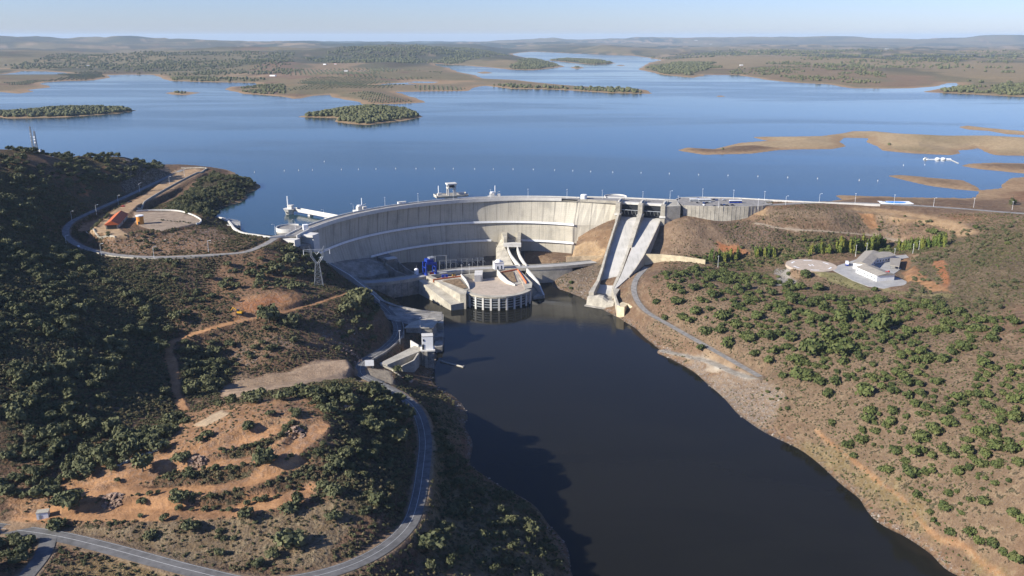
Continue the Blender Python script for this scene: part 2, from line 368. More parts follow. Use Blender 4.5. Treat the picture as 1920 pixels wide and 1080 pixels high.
for *w_, pts, z, bl in PADS:
    if w_: poly, zz = pts, z
    elif z is None:
        poly = [at(a, b, 80) for a, b in pts]
        zz = 76.5 + 5.5*sm(-(ys-1000), 0, 190)
    else: poly = [at(a, b, z) for a, b in pts]; zz = z
    P = np.array(poly); m = np.where((xs>P[:,0].min()-40)&(xs<P[:,0].max()+40)&(ys>P[:,1].min()-40)&(ys<P[:,1].max()+40))[0]
    k = sm(sdpoly(xs[m], ys[m], poly), -bl, 0); zq = zz if np.isscalar(zz) else zz[m]
    hn[m] = hn[m]*(1-k) + (zq-.15)*k
hf = HM[near]; HM[near] = np.maximum(np.where((hf > LAKE-1.5) & (ys > 830), hf, -50.), hn)
HM = np.minimum(HM, 318)
HM -= (GX**2+GY**2)/(2*7.4e6)                    # the Earth falls away
_la = _ang[0], _ang[-1]
def ground(x, y):
    """height of the ground sheet"""
    D = math.hypot(x, y); a = math.atan2(x, y)
    i = min(max(np.searchsorted(_dd, D)-1, 0), ND-2); fj = (a-_la[0])/(_la[1]-_la[0])*(NA-1); j = min(max(int(fj), 0), NA-2)
    t = min(max((D-_dd[i])/(_dd[i+1]-_dd[i]), 0), 1); u = min(max(fj-j, 0), 1)
    return float((HM[i,j]*(1-u)+HM[i,j+1]*u)*(1-t) + (HM[i+1,j]*(1-u)+HM[i+1,j+1]*u)*t)
def groundv(x, y):
    D = np.hypot(x, y); a = np.arctan2(x, y)
    i = np.clip(np.searchsorted(_dd, D)-1, 0, ND-2); fj = (a-_la[0])/(_la[1]-_la[0])*(NA-1); j = np.clip(fj.astype(int), 0, NA-2)
    t = np.clip((D-_dd[i])/(_dd[i+1]-_dd[i]), 0, 1); u = np.clip(fj-j, 0, 1)
    return (HM[i,j]*(1-u)+HM[i,j+1]*u)*(1-t) + (HM[i+1,j]*(1-u)+HM[i+1,j+1]*u)*t
def hit(px, py, far=60000.):
    """where a line of sight of the photo meets the ground"""
    u = (px-960)/FOC; v = (540-py)/FOC; d = np.array((u, _c+v*_s, -_s+v*_c))
    hz = math.hypot(d[0], d[1]); t = np.concatenate([np.arange(160, 1600, 1.5), np.geomspace(1600, far, 900)])/hz
    X = d[0]*t; Y = d[1]*t; Z = CAM_H+d[2]*t; below = np.where(Z < groundv(X, Y))[0]
    if len(below) == 0: return None
    k = below[0]; return (float(X[k]), float(Y[k]), float(groundv(X[k:k+1], Y[k:k+1])[0]))
def region(*p): 
    out = []
    for i in range(0, len(p), 2):
        q = hit(p[i], p[i+1])
        if q: out.append(q[:2])
    return out
def visible(x, y, z):
    """is a point above the ground seen from the camera's place"""
    D = math.hypot(x, y); t = np.linspace(150/D, .985, 160)
    return bool((CAM_H+(z-CAM_H)*t > groundv(x*t, y*t)-.3).all())

# ------------------------------------------------------------------ what covers the ground: bare albedo per place, and how much low scrub grows there
nv = ND*NA; VX = GX.ravel(); VY = GY.ravel(); VZ = HM.ravel(); VD = np.hypot(VX, VY)
albedo = np.zeros((nv,4), np.float32); albedo[:,3] = 1
tuft = np.zeros((nv,4), np.float32); tuft[:,3] = 1        # R low scrub, G stones, B dry grass
nearv = VD < 1500
def paint(c, k, idx=None):
    k = np.clip(k,0,1)[:,None]
    if idx is None: albedo[:,:3] = albedo[:,:3]*(1-k)+np.array(c)*k
    else: albedo[idx,:3] = albedo[idx,:3]*(1-k)+np.array(c)*k
def set_tuft(ch, v, k, idx): tuft[idx,ch] = tuft[idx,ch]*(1-k)+v*k
n1 = fbm(VX,VY,45,4,201); n2 = fbm(VX,VY,14,3,202); n3 = fbm(VX,VY,160,3,203)
paint((.185,.122,.078), np.ones(nv)); paint((.235,.17,.105), sm(n1,-.1,.5)*.7); paint((.15,.105,.075), sm(n2,.05,.5)*.6); paint((.27,.125,.065), sm(n3+.4*n1,.25,.6)*.55)
tuft[:,0] = .45; tuft[:,2] = .5
left = nearv & (VX < -40)
i = np.where(left)[0]; paint((.16,.095,.058), np.full(len(i),.55), i); set_tuft(0,.75,np.full(len(i),.9),i)
# far land
f = np.where(~nearv)[0]; fx, fy, fd = VX[f], VY[f], VD[f]; az = np.arctan2(fx,fy)
q1 = fbm(fx,fy,420,4,301); q2 = fbm(fx,fy,1100,4,302); q3 = fbm(fx,fy,2600,3,303); q4 = fbm(fx,fy,170,3,304)
paint((.185,.158,.088), np.ones(len(f)), f); paint((.225,.175,.10), sm(q1,.0,.35), f); paint((.19,.12,.08), sm(q4+.5*q2,.25,.5)*.8, f)
paint((.055,.066,.042), sm(q2+.45*q1,-.08,.16)*.75*sm(fd,3800,5600), f); paint((.045,.06,.042), sm(q3+.3*q2,.0,.2)*sm(fd,5000,6500)*.85, f)
paint((.36,.27,.17), sm(q4+q3,.35,.55)*sm(fd,5500,8000)*.8, f)
def far_zone(c, amt, *p):
    poly = [at(p[j],p[j+1],LAKE) for j in range(0,len(p),2)]
    k = sm(sdpoly(fx,fy,poly)+q4*90*np.clip(fd/3000,.4,2.5),-40,60)*amt; paint(c,k,f); return k
far_zone((.265,.205,.115),.9,1190,130,1250,112,1400,110,1560,116,1920,125,2100,140,1920,160,1790,150,1700,135,1500,128,1380,134,1290,132)
far_zone((.22,.16,.095),.8,1380,140,1450,130,1600,128,1650,143,1640,164,1500,152)
far_zone((.24,.16,.098),.85,1640,146,1760,146,1770,160,1650,164)
far_zone((.04,.06,.04),.9,540,75,700,72,880,78,830,90,650,95,540,90)
far_zone((.26,.19,.115),.9,550,130,620,121,690,125,660,138,580,140)
far_zone((.22,.14,.09),.8,480,128,560,120,560,150,480,150)
far_zone((.06,.07,.045),.8,780,92,930,86,1000,100,900,112,780,112)
far_zone((.23,.185,.115),.85,730,165,840,150,960,158,1000,168,790,182,700,188)
far_zone((.05,.07,.045),.85,1030,112,1110,119,1150,116,1100,108)
far_zone((.06,.07,.045),.85,1020,108,1200,100,1225,106,1080,97,1010,91)
far_zone((.42,.32,.19),1,1272,282,1410,290,1660,284,1800,292,2100,300,2100,245,1800,234,1600,238,1400,255)
kk = far_zone((.24,.20,.10),.55,1680,262,1760,256,1800,272,1720,280)
far_zone((.30,.25,.12),.8,1664,329,1743,347,1835,358,1830,345,1692,329)
set_ = np.ones(len(f)); tuft[f,0] = .5*np.clip(1-fd/9000,.15,1); tuft[f,2] = .4
# bare ring between the water and full level
ring = np.where((VZ > LAKE-4-VD**2/1.48e7) & (VD > 900))[0]; hz = VZ[ring]+VD[ring]**2/1.48e7-LAKE
k = 1-sm(hz+.5*n2[ring],.9,2.6); paint((.34,.235,.135), k*.9, ring); set_tuft(0,0,k,ring)
ring = np.where((VZ < 5) & (VY < 900))[0]; k = 1-sm(VZ[ring]+1.2*n2[ring],1.2,3.6)
paint((.20,.125,.075), k, ring); paint((.09,.065,.045), 1-sm(VZ[ring],.1,.7), ring); set_tuft(1,.8,k,ring)
ni = np.where(nearv)[0]; nx, ny = VX[ni], VY[ni]
def zone(c, amt, pts, soft=5, scrub=None, stones=None, grass=None, rag=7):
    P = region(*pts)
    if len(P) < 3: return
    A = np.array(P); m = (nx>A[:,0].min()-30)&(nx<A[:,0].max()+30)&(ny>A[:,1].min()-30)&(ny<A[:,1].max()+30)
    idx = ni[m]; k = sm(sdpoly(nx[m],ny[m],P)+rag*(n2[idx]+.6*n1[idx]),-soft,soft)*amt
    if c: paint(c,k,idx)
    for ch, v in ((0,scrub),(1,stones),(2,grass)):
        if v is not None: set_tuft(ch,v,k,idx)
ORANGE = (.34,.185,.088); PALE = (.40,.305,.20); RED = (.36,.145,.06); CONC = (.38,.335,.265)
# right bank
zone((.183,.129,.082),1,(1210,620,1340,560,1600,590,1920,640,1980,900,1900,1080,1820,1075,1600,910,1480,800,1420,700),10,.52,.1,.6)
zone((.135,.104,.064),.85,(1640,430,1760,455,1920,430,1960,560,1800,610,1700,560,1690,500,1760,470),8,.5,0,.5)
zone((.16,.13,.065),.8,(1280,480,1400,465,1560,440,1720,455,1760,470,1600,470,1480,490,1380,505),4,.8,0,.8)
zone((.125,.085,.06),.8,(1330,415,1400,412,1480,440,1520,470,1400,470,1350,440),4,.7,.5,.3)
zone((.215,.15,.098),.9,(1230,440,1270,412,1330,415,1360,450,1350,486,1215,488,1228,455),3,.25,.1,.3)
zone((.19,.135,.09),.8,(1440,392,1560,388,1640,395,1690,440,1560,425,1440,412),4,.5,.3,.4)
zone(RED,.9,(1345,455,1380,462,1405,475,1350,472),2,.1,.1,.1,4); zone(ORANGE,.9,(1608,398,1640,400,1650,430,1630,432),2,.1,.1,.1,4)
zone(ORANGE,.95,(1695,510,1715,500,1740,525,1790,550,1740,548,1700,525),1.5,.05,.1,.1,3); zone(RED,.9,(1752,490,1768,488,1782,520,1775,540,1762,520),1.2,.05,.1,.1,3)
zone(ORANGE,.85,(1690,482,1706,480,1700,505,1694,505),1.5,.05,.1,.1,3)
zone((.245,.185,.13),.9,(1290,662,1340,697,1420,717,1465,745,1450,790,1425,802,1370,768,1320,724),4,.2,.9,.3)
zone((.28,.27,.24),.95,(1455,505,1485,497,1492,530,1455,537),2,.1,1,.1)
zone((.20,.155,.075),.9,(1500,830,1560,840,1700,945,1800,1030,1900,1085,1830,1085,1720,1000,1600,905),3,.5,.3,1)
zone((.24,.24,.10),.7,(1510,508,1565,513,1610,530,1640,545,1590,540,1530,515),2,.2,0,.9); zone((.22,.15,.09),.9,(1530,486,1590,481,1610,480,1565,493),2,.2,0,.4)
zone((.22,.20,.09),.7,(1640,535,1700,545,1790,555,1720,556,1650,548),2,.3,0,.8)
zone((.17,.125,.085),.9,(1040,500,1110,495,1135,500,1105,570,1070,560,1035,530),3,.6,.9,.4)
zone((.24,.155,.09),.9,(1066,456,1140,432,1150,445,1135,470,1066,476),2,.25,.1,.3); zone((.42,.30,.17),.9,(1064,478,1132,470,1128,484,1060,490),1.5,.05,.2,.1)
for tr, c, wd in (((1530,808,1560,835,1620,880,1680,925,1700,945),ORANGE,.35),((1710,962,1760,1010,1830,1050,1880,1090),ORANGE,.3),((1330,690,1380,700,1420,708),CONC,2.4)):
    L = [(*hit(tr[j],tr[j+1])[:2],0.) for j in range(0,len(tr),2)]
    A = np.array(L); m = (nx>A[:,0].min()-9)&(nx<A[:,0].max()+9)&(ny>A[:,1].min()-9)&(ny<A[:,1].max()+9)
    d,_ = sdline(nx[m],ny[m],L); k = 1-sm(d+.8*n2[ni[m]],wd,wd+1.0); paint(c,k*.62,ni[m]); set_tuft(0,.1,k,ni[m])
# left bank
zone((.155,.105,.062),.9,(0,285,160,290,300,320,310,345,190,395,120,420,130,460,200,490,330,520,320,640,330,770,200,800,0,860,-100,600,-100,300),10,1.0,.1,.3)
zone((.17,.105,.062),.9,(20,300,90,292,120,310,60,318),3,.5,.2,.3); zone((.20,.10,.055),.8,(100,320,170,330,160,340,80,335),3,.4,.2,.3); zone(RED,.8,(150,356,166,356,172,372,152,368),2,.1,.3,.1); zone(RED,.7,(193,316,207,316,205,330,195,328),2,.1,.3,.1)
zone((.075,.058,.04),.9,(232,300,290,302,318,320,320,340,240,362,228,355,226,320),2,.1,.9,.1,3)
zone((.135,.09,.062),.8,(150,470,330,478,390,490,470,475,440,540,330,535,210,500),5,.75,.3,.4)
zone((.23,.135,.075),.8,(440,480,520,470,590,520,560,560,430,560,380,540),6,.35,.2,.6)
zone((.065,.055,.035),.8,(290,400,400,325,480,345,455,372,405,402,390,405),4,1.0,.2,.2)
zone((.215,.13,.075),.9,(165,452,215,450,300,440,400,428,440,445,400,470,300,476,200,470),3,.4,.6,.4)
zone((.40,.28,.165),1,(205,402,260,372,330,318,388,318,260,385,245,400),1.5,0,.05,.05,2); zone((.42,.30,.18),1,(170,440,205,405,215,420,240,445,215,448),1.2,0,.05,.1,2)
zone((.34,.27,.20),1,(250,398,330,396,372,410,378,418,335,428,300,434,262,425,248,408),1.2,.02,.05,.1,2)
zone((.20,.125,.075),.85,(330,640,560,640,690,590,720,600,660,660,420,700,330,700),6,.5,.7,.3)
zone(ORANGE,1,(436,590,450,560,500,552,560,552,565,575,470,600,440,606),2,0,.4,0,4); zone(RED,.6,(450,570,520,556,540,565,460,592),3,0,.4,0,4)
zone((.36,.265,.18),1,(405,722,560,690,648,674,655,692,560,722,430,750),3,.05,.1,.15,5); zone((.31,.22,.14),.7,(440,705,560,700,540,720,440,730),4,.1,.2,.2,5)
zone((.26,.23,.18),.9,(664,715,690,690,720,695,742,700,735,720,700,722),1.5,0,.1,.2,2)
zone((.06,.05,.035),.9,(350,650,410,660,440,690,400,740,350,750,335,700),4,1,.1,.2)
zone((.31,.175,.088),1,(345,775,400,762,470,752,560,748,605,760,618,810,600,850,540,868,450,885,340,890,240,905,130,935,40,985,0,990,0,940,60,905,170,880,260,840,330,800),1.4,.3,.3,.45,7)
zone((.33,.17,.08),1,(40,985,130,945,300,930,480,915,560,905,600,900,560,940,420,965,200,975,90,990),3,.1,.1,.15,5)
zone((.42,.33,.22),.9,(360,800,415,770,435,775,385,802),1.2,0,0,.1,2)
for band in ((300,893,380,880,470,885,560,862,610,842,600,866,480,902,380,912,300,912),(240,935,330,925,450,925,560,890,640,870,620,900,540,925,430,945,300,948),(400,850,470,838,530,812,560,800,560,812,480,855,410,865),):
    pass
zone((.19,.14,.082),.95,(90,990,300,985,520,975,640,930,690,960,600,1060,400,1060,200,1015),2,.42,.2,.9,4)
for band in ((300,893,380,880,470,885,560,862,610,842,600,866,480,902,380,912,300,912),(240,935,330,925,450,925,560,890,640,870,620,900,540,925,430,945,300,948),(400,850,470,838,530,812,560,800,560,812,480,855,410,865)):
    zone((.135,.088,.05),.95,band,1.2,.95,.3,.8,4)
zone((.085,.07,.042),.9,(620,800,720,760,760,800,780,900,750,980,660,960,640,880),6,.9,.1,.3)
zone((.20,.16,.08),.9,(800,740,870,780,840,860,900,900,1000,945,1060,1075,1000,1090,760,1085,800,1000,810,850),5,.7,.3,.8)
zone((.40,.24,.13),.7,(955,985,985,1000,1000,1040,975,1050,960,1010),2,.2,.2,.8)
zone((.16,.105,.06),.9,(-30,1010,60,1020,50,1060,-10,1120,-60,1100),3,.8,.1,.5)
zone((.20,.15,.07),.9,(100,1080,150,1050,300,1075,420,1100,100,1120),3,.6,.1,.9)
for nme in ('dirt_track','lower_terrace','middle_terrace','upper_terrace','top_terrace','terrace_track','boat_ramp'):
    hw, L = ROADS[nme]; A = np.array(L); m = (nx>A[:,0].min()-12)&(nx<A[:,0].max()+12)&(ny>A[:,1].min()-12)&(ny<A[:,1].max()+12)
    d,_ = sdline(nx[m],ny[m],L); k = 1-sm(d+1.8*n2[ni[m]],hw-.4,hw+1.4)
    paint({'terrace_track':(.45,.37,.27),'boat_ramp':(.36,.335,.28)}.get(nme,(.40,.222,.108)),k*.92,ni[m]); set_tuft(0,.03,k,ni[m]); set_tuft(2,.1,k,ni[m])

for nme in ASPHALT:                                   # dusty verges
    hw, L = ROADS[nme]; A = np.array(L); m = (nx>A[:,0].min()-12)&(nx<A[:,0].max()+12)&(ny>A[:,1].min()-12)&(ny<A[:,1].max()+12)
    d,_ = sdline(nx[m],ny[m],L); k = 1-sm(d+1.4*n2[ni[m]],hw+.6,hw+2.6); paint((.27,.20,.13),k*.8,ni[m]); set_tuft(0,.1,k,ni[m])
k = sm(n2+.5*n1,.05,.45)*np.clip((albedo[:,0]-albedo[:,2]*2.3)/.1,0,1)*nearv; paint((.22,.125,.07),k*.6)
# ------------------------------------------------------------------ ground material
m_ground, t, b = new_mat('ground', .95, .1); N = NT(t); g = N.geo()
i = np.where((np.hypot(VX-5,VY-760)<222)&(VY>838)&(VX<14)&(VX>-172))[0]; paint((.115,.11,.10), np.full(len(i),.95), i); tuft[i,:3] = 0
za = N.n('ShaderNodeAttribute', attribute_name='albedo').outputs['Color']; tf = N.attr('tuft')
nA = N.noise(g, .9, 3, .6); nB = N.noise(g, .16, 5, .62); nC = N.noise(g, .42, 4, .6); nD = N.noise(g, 2.4, 2, .6); nE = N.noise(g, .012, 6, .65)
c = N.mix(N.ramp(nB,.3,.7), N.mix(.62,za,(.55,.5,.46),'MULTIPLY'), N.mix(.42,za,(1.35,1.3,1.25),'MULTIPLY'))
c = N.mix(N.math('MULTIPLY',N.ramp(nE,.42,.62),.3), c, N.mix(1.0,za,(.62,.6,.58),'MULTIPLY'))
st = N.math('MULTIPLY', tf[1], N.ramp(nC,.46,.6)); c = N.mix(N.math('MULTIPLY',st,.8), c, N.mix(N.ramp(nD,.4,.6),(.12,.10,.085),(.34,.30,.26)))
c = N.mix(N.math('MULTIPLY',N.ramp(N.math('ADD',N.math('MULTIPLY',nD,.5),N.math('MULTIPLY',nA,.5)),.56,.40),.38), c, N.mix(1.0,c,(.52,.48,.46),'MULTIPLY'))
dg = N.math('MULTIPLY', tf[2], N.ramp(N.math('ADD',N.math('MULTIPLY',nB,.6),N.math('MULTIPLY',nA,.4)),.5,.62)); c = N.mix(N.math('MULTIPLY',dg,.7), c, (.225,.18,.11))
sc = N.math('ADD', N.math('MULTIPLY',nC,.55), N.math('MULTIPLY',nB,.45)); th = N.math('SUBTRACT',.68,N.math('MULTIPLY',tf[0],.22))
sf = N.ramp(N.math('SUBTRACT',sc,th),-.015,.05); c = N.mix(N.math('MULTIPLY',sf,.85), c, N.mix(N.ramp(nA,.35,.65),(.035,.038,.02),(.10,.085,.045)))
N.l(c, b.inputs['Base Color'])
hgt = N.math('MULTIPLY', N.math('ADD',N.math('MULTIPLY',nC,1.6),N.math('ADD',N.math('MULTIPLY',nA,.7),sf)), N.math('ADD',N.math('MULTIPLY',tf[0],1.1),N.math('ADD',N.math('MULTIPLY',tf[1],.7),.32)))
N.bump(hgt, .9, .9, b)
verts = np.stack([VX,VY,VZ],1).astype(np.float32)
me = bpy.data.meshes.new('terrain')
ii = (np.arange(ND-1)[:,None]*NA+np.arange(NA-1)[None]).ravel(); quads = np.stack([ii,ii+1,ii+NA+1,ii+NA],1)[:, ::-1].astype(np.int32)
me.vertices.add(nv); me.vertices.foreach_set('co', verts.ravel())
me.loops.add(quads.size); me.loops.foreach_set('vertex_index', quads.ravel())
me.polygons.add(len(quads)); me.polygons.foreach_set('loop_start', np.arange(0,quads.size,4,dtype=np.int32)); me.polygons.foreach_set('loop_total', np.full(len(quads),4,np.int32))
me.update(); me.validate()
me.polygons.foreach_set('use_smooth', np.ones(len(quads),bool))
for nm_, arr in (('albedo',albedo),('tuft',tuft)):
    a_ = me.attributes.new(nm_,'FLOAT_COLOR','POINT'); a_.data.foreach_set('color', arr.ravel())
me.materials.append(m_ground); terrain = bpy.data.objects.new('terrain', me); col.objects.link(terrain); terrain['kind'] = 'structure'

# ------------------------------------------------------------------ water
def water_mat(name, deep, calm, wind, scale, bump, spec=.5):
    m, t, b = new_mat(name, .1, spec); N = NT(t); g = N.geo(); b.inputs['IOR'].default_value = 1.33
    st = N.noise(N.scale(g,(.0011*scale,.0034*scale,1)), 1.0, 5, .6, .8); s2 = N.noise(N.scale(g,(.0004*scale,.0022*scale,1)), 1.0, 4, .55, .5)
    f = N.ramp(N.math('ADD',N.math('MULTIPLY',st,.5),N.math('MULTIPLY',s2,.5)),.44,.58)
    x = N.n('ShaderNodeMapRange'); N.l(f,x.inputs[0]); x.inputs[3].default_value = calm; x.inputs[4].default_value = wind; N.l(x.outputs[0], b.inputs['Roughness'])
    c = N.mix(f, deep, tuple(q*.84 for q in deep)); N.l(c, b.inputs['Base Color'])
    r = N.math('ADD', N.noise(g,.22,3,.6), N.math('MULTIPLY',N.noise(g,.9,2,.5),.4)); 
    bp = N.n('ShaderNodeBump'); bp.inputs['Distance'].default_value = bump; N.l(N.math('ADD',N.math('MULTIPLY',f,.5),.25), bp.inputs['Strength']); N.l(r,bp.inputs['Height']); N.l(bp.outputs[0], b.inputs['Normal'])
    return m
m_lake = water_mat('lake_water', (.020,.046,.053), .07, .15, 1.0, .26, .40)
m_river = water_mat('river_water', (.0135,.013,.0105), .03, .08, 6.0, .06, .15)
arc = [(18+224*math.cos(R(a)), 738+224*math.sin(R(a))) for a in range(168, 70, -4)]
outl = [(-2600,1150),(-1500,1000),(-760,930),(-420,840),(-262,800),(-225,785)] + arc + [(160,958),(280,925),(420,900),(620,800),(900,720),(3000,1150)]
near_edge = outl; mb = MB()
rows = [np.array(outl)]
for fct in (1.15,1.5,2.2,4,8,16,28,46):
    a0 = np.arctan2([p[0] for p in outl],[p[1] for p in outl]); rr = np.maximum(np.hypot(*np.array(outl).T), 0)*0+900*fct+300
    lin = np.linspace(math.atan2(-2600,1150), math.atan2(3000,1150), len(outl)); tt = min(1, fct/2.2)
    aa = a0*(1-tt)+lin*tt; rows.append(np.stack([rr*np.sin(aa), rr*np.cos(aa)],1))
vv = []; ff = []; n = len(outl)
for r_ in rows: vv += [(p[0],p[1],LAKE-(p[0]**2+p[1]**2)/(2*7.4e6)) for p in r_]
for r_ in range(len(rows)-1):
    for q in range(n-1): ff.append((r_*n+q, r_*n+q+1, (r_+1)*n+q+1, (r_+1)*n+q))
lk = mesh_obj('reservoir_water', vv, [x[::-1] for x in ff], m_lake); lk['kind'] = 'structure'
rv = MB().add([(-170,120,0),(215,120,0),(262,330,0),(262,480,0),(190,700,0),(120,800,0),(60,905,0),(-80,905,0),(-130,850,0),(-110,600,0)], [(0,1,2,3,4,5,6,7,8,9)]).build('river_water', m_river); rv['kind'] = 'structure'

# ------------------------------------------------------------------ roads
def asphalt(name, c):
    m, t, b = new_mat(name, .9, .2); N = NT(t); g = N.geo(); f = N.noise(g,.25,5,.65)
    N.l(N.mix(N.ramp(f,.3,.7), tuple(x*.75 for x in c), tuple(x*1.25 for x in c)), b.inputs['Base Color']); return m
m_asph = asphalt('asphalt', (.125,.12,.113)); m_asph_pale = asphalt('pale_asphalt', (.235,.22,.20))
m_line = plain('road_paint', (.5,.5,.47), .8, .08)
def offset(line, d, dz=0.0):
    P = [Vector(p) for p in line]; out = []
    for i,p in enumerate(P):
        t = (P[min(i+1,len(P)-1)]-P[max(i-1,0)]); nn = Vector((-t.y,t.x,0)).normalized(); q = p+nn*d; out.append((q.x,q.y,q.z+dz))
    return out
for nme in ASPHALT:
    hw, L = ROADS[nme]; mb = MB(); mb.strip(offset(L,hw,.0), offset(L,-hw,.0))
    o = mb.build({'access_road':'road'}.get(nme,'road'), m_asph_pale if nme in ('access_road','right_crest_road','bank_road') else m_asph); o['kind'] = 'structure'
    o.data.flip_normals() if o.data.polygons[0].normal.z < 0 else None
    if nme == 'river_road':
        mb = MB(); mb.strip(offset(L,-hw+.55,.03), offset(L,-hw+.43,.03))
        mb.strip(offset(L,.09,.03), offset(L,-.09,.03))
        o = mb.build('road_markings', m_line); o['kind'] = 'structure'
        o.data.flip_normals() if o.data.polygons[0].normal.z < 0 else None

# ------------------------------------------------------------------ shared paints
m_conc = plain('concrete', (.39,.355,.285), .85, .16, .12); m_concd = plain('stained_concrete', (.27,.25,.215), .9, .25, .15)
m_white = plain('white_concrete', (.57,.545,.49), .75, .07, .2); m_paint = plain('white_paint', (.78,.78,.76), .6, .05, .4)
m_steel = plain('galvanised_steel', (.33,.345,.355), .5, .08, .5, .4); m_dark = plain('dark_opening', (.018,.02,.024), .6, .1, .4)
m_blue = plain('blue_paint', (.010,.038,.28), .5, .1, .5); m_tile = plain('orange_tiles', (.46,.115,.04), .8, .12, .9)
m_ochre = plain('ochre_paint', (.58,.24,.04), .7, .1, .5); m_groof = plain('grey_roofing', (.30,.268,.22), .85, .1, .3)
m_gravel = plain('brown_gravel', (.22,.15,.085), .95, .3, .35); m_rail = plain('orange_rail', (.60,.17,.06), .7, .08, .5)
m_glass = plain('dark_glass', (.02,.03,.04), .12, .1, .4, 0, .6); m_tyre = plain('rubber', (.02,.02,.02), .9, .1, .8)
m_yel = plain('yellow_paint', (.60,.33,.02), .5, .1, .8); m_red = plain('red_paint', (.42,.03,.025), .45, .08, .8)
m_silver = plain('silver_paint', (.45,.46,.47), .35, .05, .8, .3); m_black = plain('black_paint', (.02,.022,.028), .35, .1, .8); m_navy = plain('navy_paint', (.02,.05,.16), .4, .1, .8)
m_rock = plain('broken_stone', (.34,.235,.165), .95, .3, .5); m_pave = plain('pale_paving', (.34,.33,.31), .9, .1, .15); m_helip = plain('pink_paving', (.43,.35,.27), .9, .1, .2)
# dam concrete: lift lines, vertical joints, run-off streaks
m_dam, t, b = new_mat('dam_concrete', .9, .15); N = NT(t)
fl = N.n('ShaderNodeAttribute', attribute_name='flow').outputs['Vector']; sep = N.n('ShaderNodeSeparateXYZ'); N.l(fl, sep.inputs[0]); u_, v_ = sep.outputs[0], sep.outputs[1]
big = N.noise(N.scale(fl,(.022,.03,1)),1,5,.6); strk = N.noise(N.scale(fl,(.55,.018,1)),1,4,.65); fine = N.noise(N.scale(fl,(.9,.7,1)),1,4,.7); strk2 = N.noise(N.scale(fl,(.18,.012,1)),1,3,.6)
c = N.mix(N.ramp(big,.3,.7), (.42,.378,.295), (.56,.51,.40)); c = N.mix(N.math('MULTIPLY',N.ramp(fine,.35,.7),.25), c, (.28,.26,.22))
c = N.mix(N.math('MULTIPLY',N.ramp(strk,.48,.70),.48), c, (.17,.155,.135)); c = N.mix(N.math('MULTIPLY',N.ramp(strk2,.52,.68),.3), c, (.50,.46,.38))
jd = N.math('ABSOLUTE', N.math('SUBTRACT', N.math('FRACT', N.math('DIVIDE',u_,13.2)), .5)); jl = N.ramp(jd,.026,.006)
jn = N.noise(N.scale(fl,(.07,.03,1)),1,3,.6); c = N.mix(N.math('MULTIPLY',jl,N.math('MULTIPLY',N.ramp(jn,.42,.68),N.math('ADD',N.math('MULTIPLY',N.ramp(u_,470,560),.6),.35))), c, (.06,.055,.05))
js = N.math('MULTIPLY', N.ramp(jd,.12,.0), N.ramp(strk,.36,.60)); js = N.math('MULTIPLY', js, N.ramp(v_,36,62)); c = N.mix(N.math('MULTIPLY',js,.55), c, (.11,.10,.09))
lf = N.ramp(N.math('ABSOLUTE', N.math('SUBTRACT', N.math('FRACT', N.math('DIVIDE',v_,2.0)), .5)), .40,.5); c = N.mix(N.math('MULTIPLY',lf,N.math('MULTIPLY',N.ramp(fine,.4,.6),.3)), c, (.2,.18,.155))
lowst = N.math('MULTIPLY', N.ramp(v_,30,2), N.ramp(big,.42,.62)); pat = N.noise(N.scale(fl,(.045,.02,1)),1,5,.7); c = N.mix(N.math('MULTIPLY',N.ramp(pat,.52,.66),.4), c, (.2,.185,.16)); c = N.mix(N.math('MULTIPLY',lowst,.35), c, (.16,.15,.14))
N.l(c, b.inputs['Base Color']); N.bump(N.math('ADD',lf,N.math('MULTIPLY',fine,.6)),.3,.15,b)

# ------------------------------------------------------------------ the arch dam
ZS = [0,25,46,72]; CX = [-3,-3,-7,18]; CY = [777,770,765,738]; RR = [172,179,185,218]; P0 = [165,168,171,173.5]; P1 = [66,66,65.5,75]
def dam_pt(tt, z, off=0.0):
    """tt 0 = right end, 1 = left end; off > 0 upstream"""
    g_ = lambda A: float(np.interp(z, ZS, A)); a = R(g_(P1)+(g_(P0)-g_(P1))*tt); r = g_(RR)+off
    return Vector((g_(CX)+r*math.cos(a), g_(CY)+r*math.sin(a), z))
dam = thing('arch_dam', 'curved grey concrete arch dam with white walkways across its streaked face', 'dam')
def flow_attr(o, uv):
    a = o.data.attributes.new('flow','FLOAT_VECTOR','POINT'); a.data.foreach_set('vector', np.array([(p[0],p[1],0) for p in uv],np.float32).ravel())
nT, zz = 110, [-4,4,12,20,25,32,39,46,52,58,63,67,70]
vv=[]; uv=[]; ff=[]
for i in range(nT+1):
    for z in zz: q_ = dam_pt(i/nT, max(z,0))+Vector((0,0,min(z,0))); vv.append(q_); uv.append((200*math.atan2(q_.y-755,q_.x-5), z))
nz = len(zz)
for i in range(nT):
    for k in range(nz-1): ff.append((i*nz+k, i*nz+k+1, (i+1)*nz+k+1, (i+1)*nz+k))
base = len(vv)
for i in range(nT+1):
    for z in (-4,70): vv.append(dam_pt(i/nT,72,8.5)*1.0+Vector((0,0,z-72))); uv.append((i/nT*395,z))
for i in range(nT): ff.append((base+2*i, base+2*i+2, base+2*i+3, base+2*i+1))
ff.append(tuple(range(nz))[::-1]+(base,base+1)); 
wall_ = mesh_obj('wall', vv, ff, m_dam, dam, True); flow_attr(wall_, uv)
TT = [i/80 for i in range(81)]
mb = MB(); mb.strip([dam_pt(q,72,9.5) for q in TT],[dam_pt(q,72,-1.0) for q in TT]); mb.build('crest_road', m_asph_pale, dam)
prof_mb = MB(); prof_mb.wall([dam_pt(q,72,-1.5)[:2] for q in TT[4:]], .9, 69.4, 73.2); prof_mb.build('parapet', m_white, dam)
mb = MB(); mb.wall([dam_pt(q,72,9.2)[:2] for q in TT], .8, 69.0, 73.2); mb.build('parapet', m_white, dam)
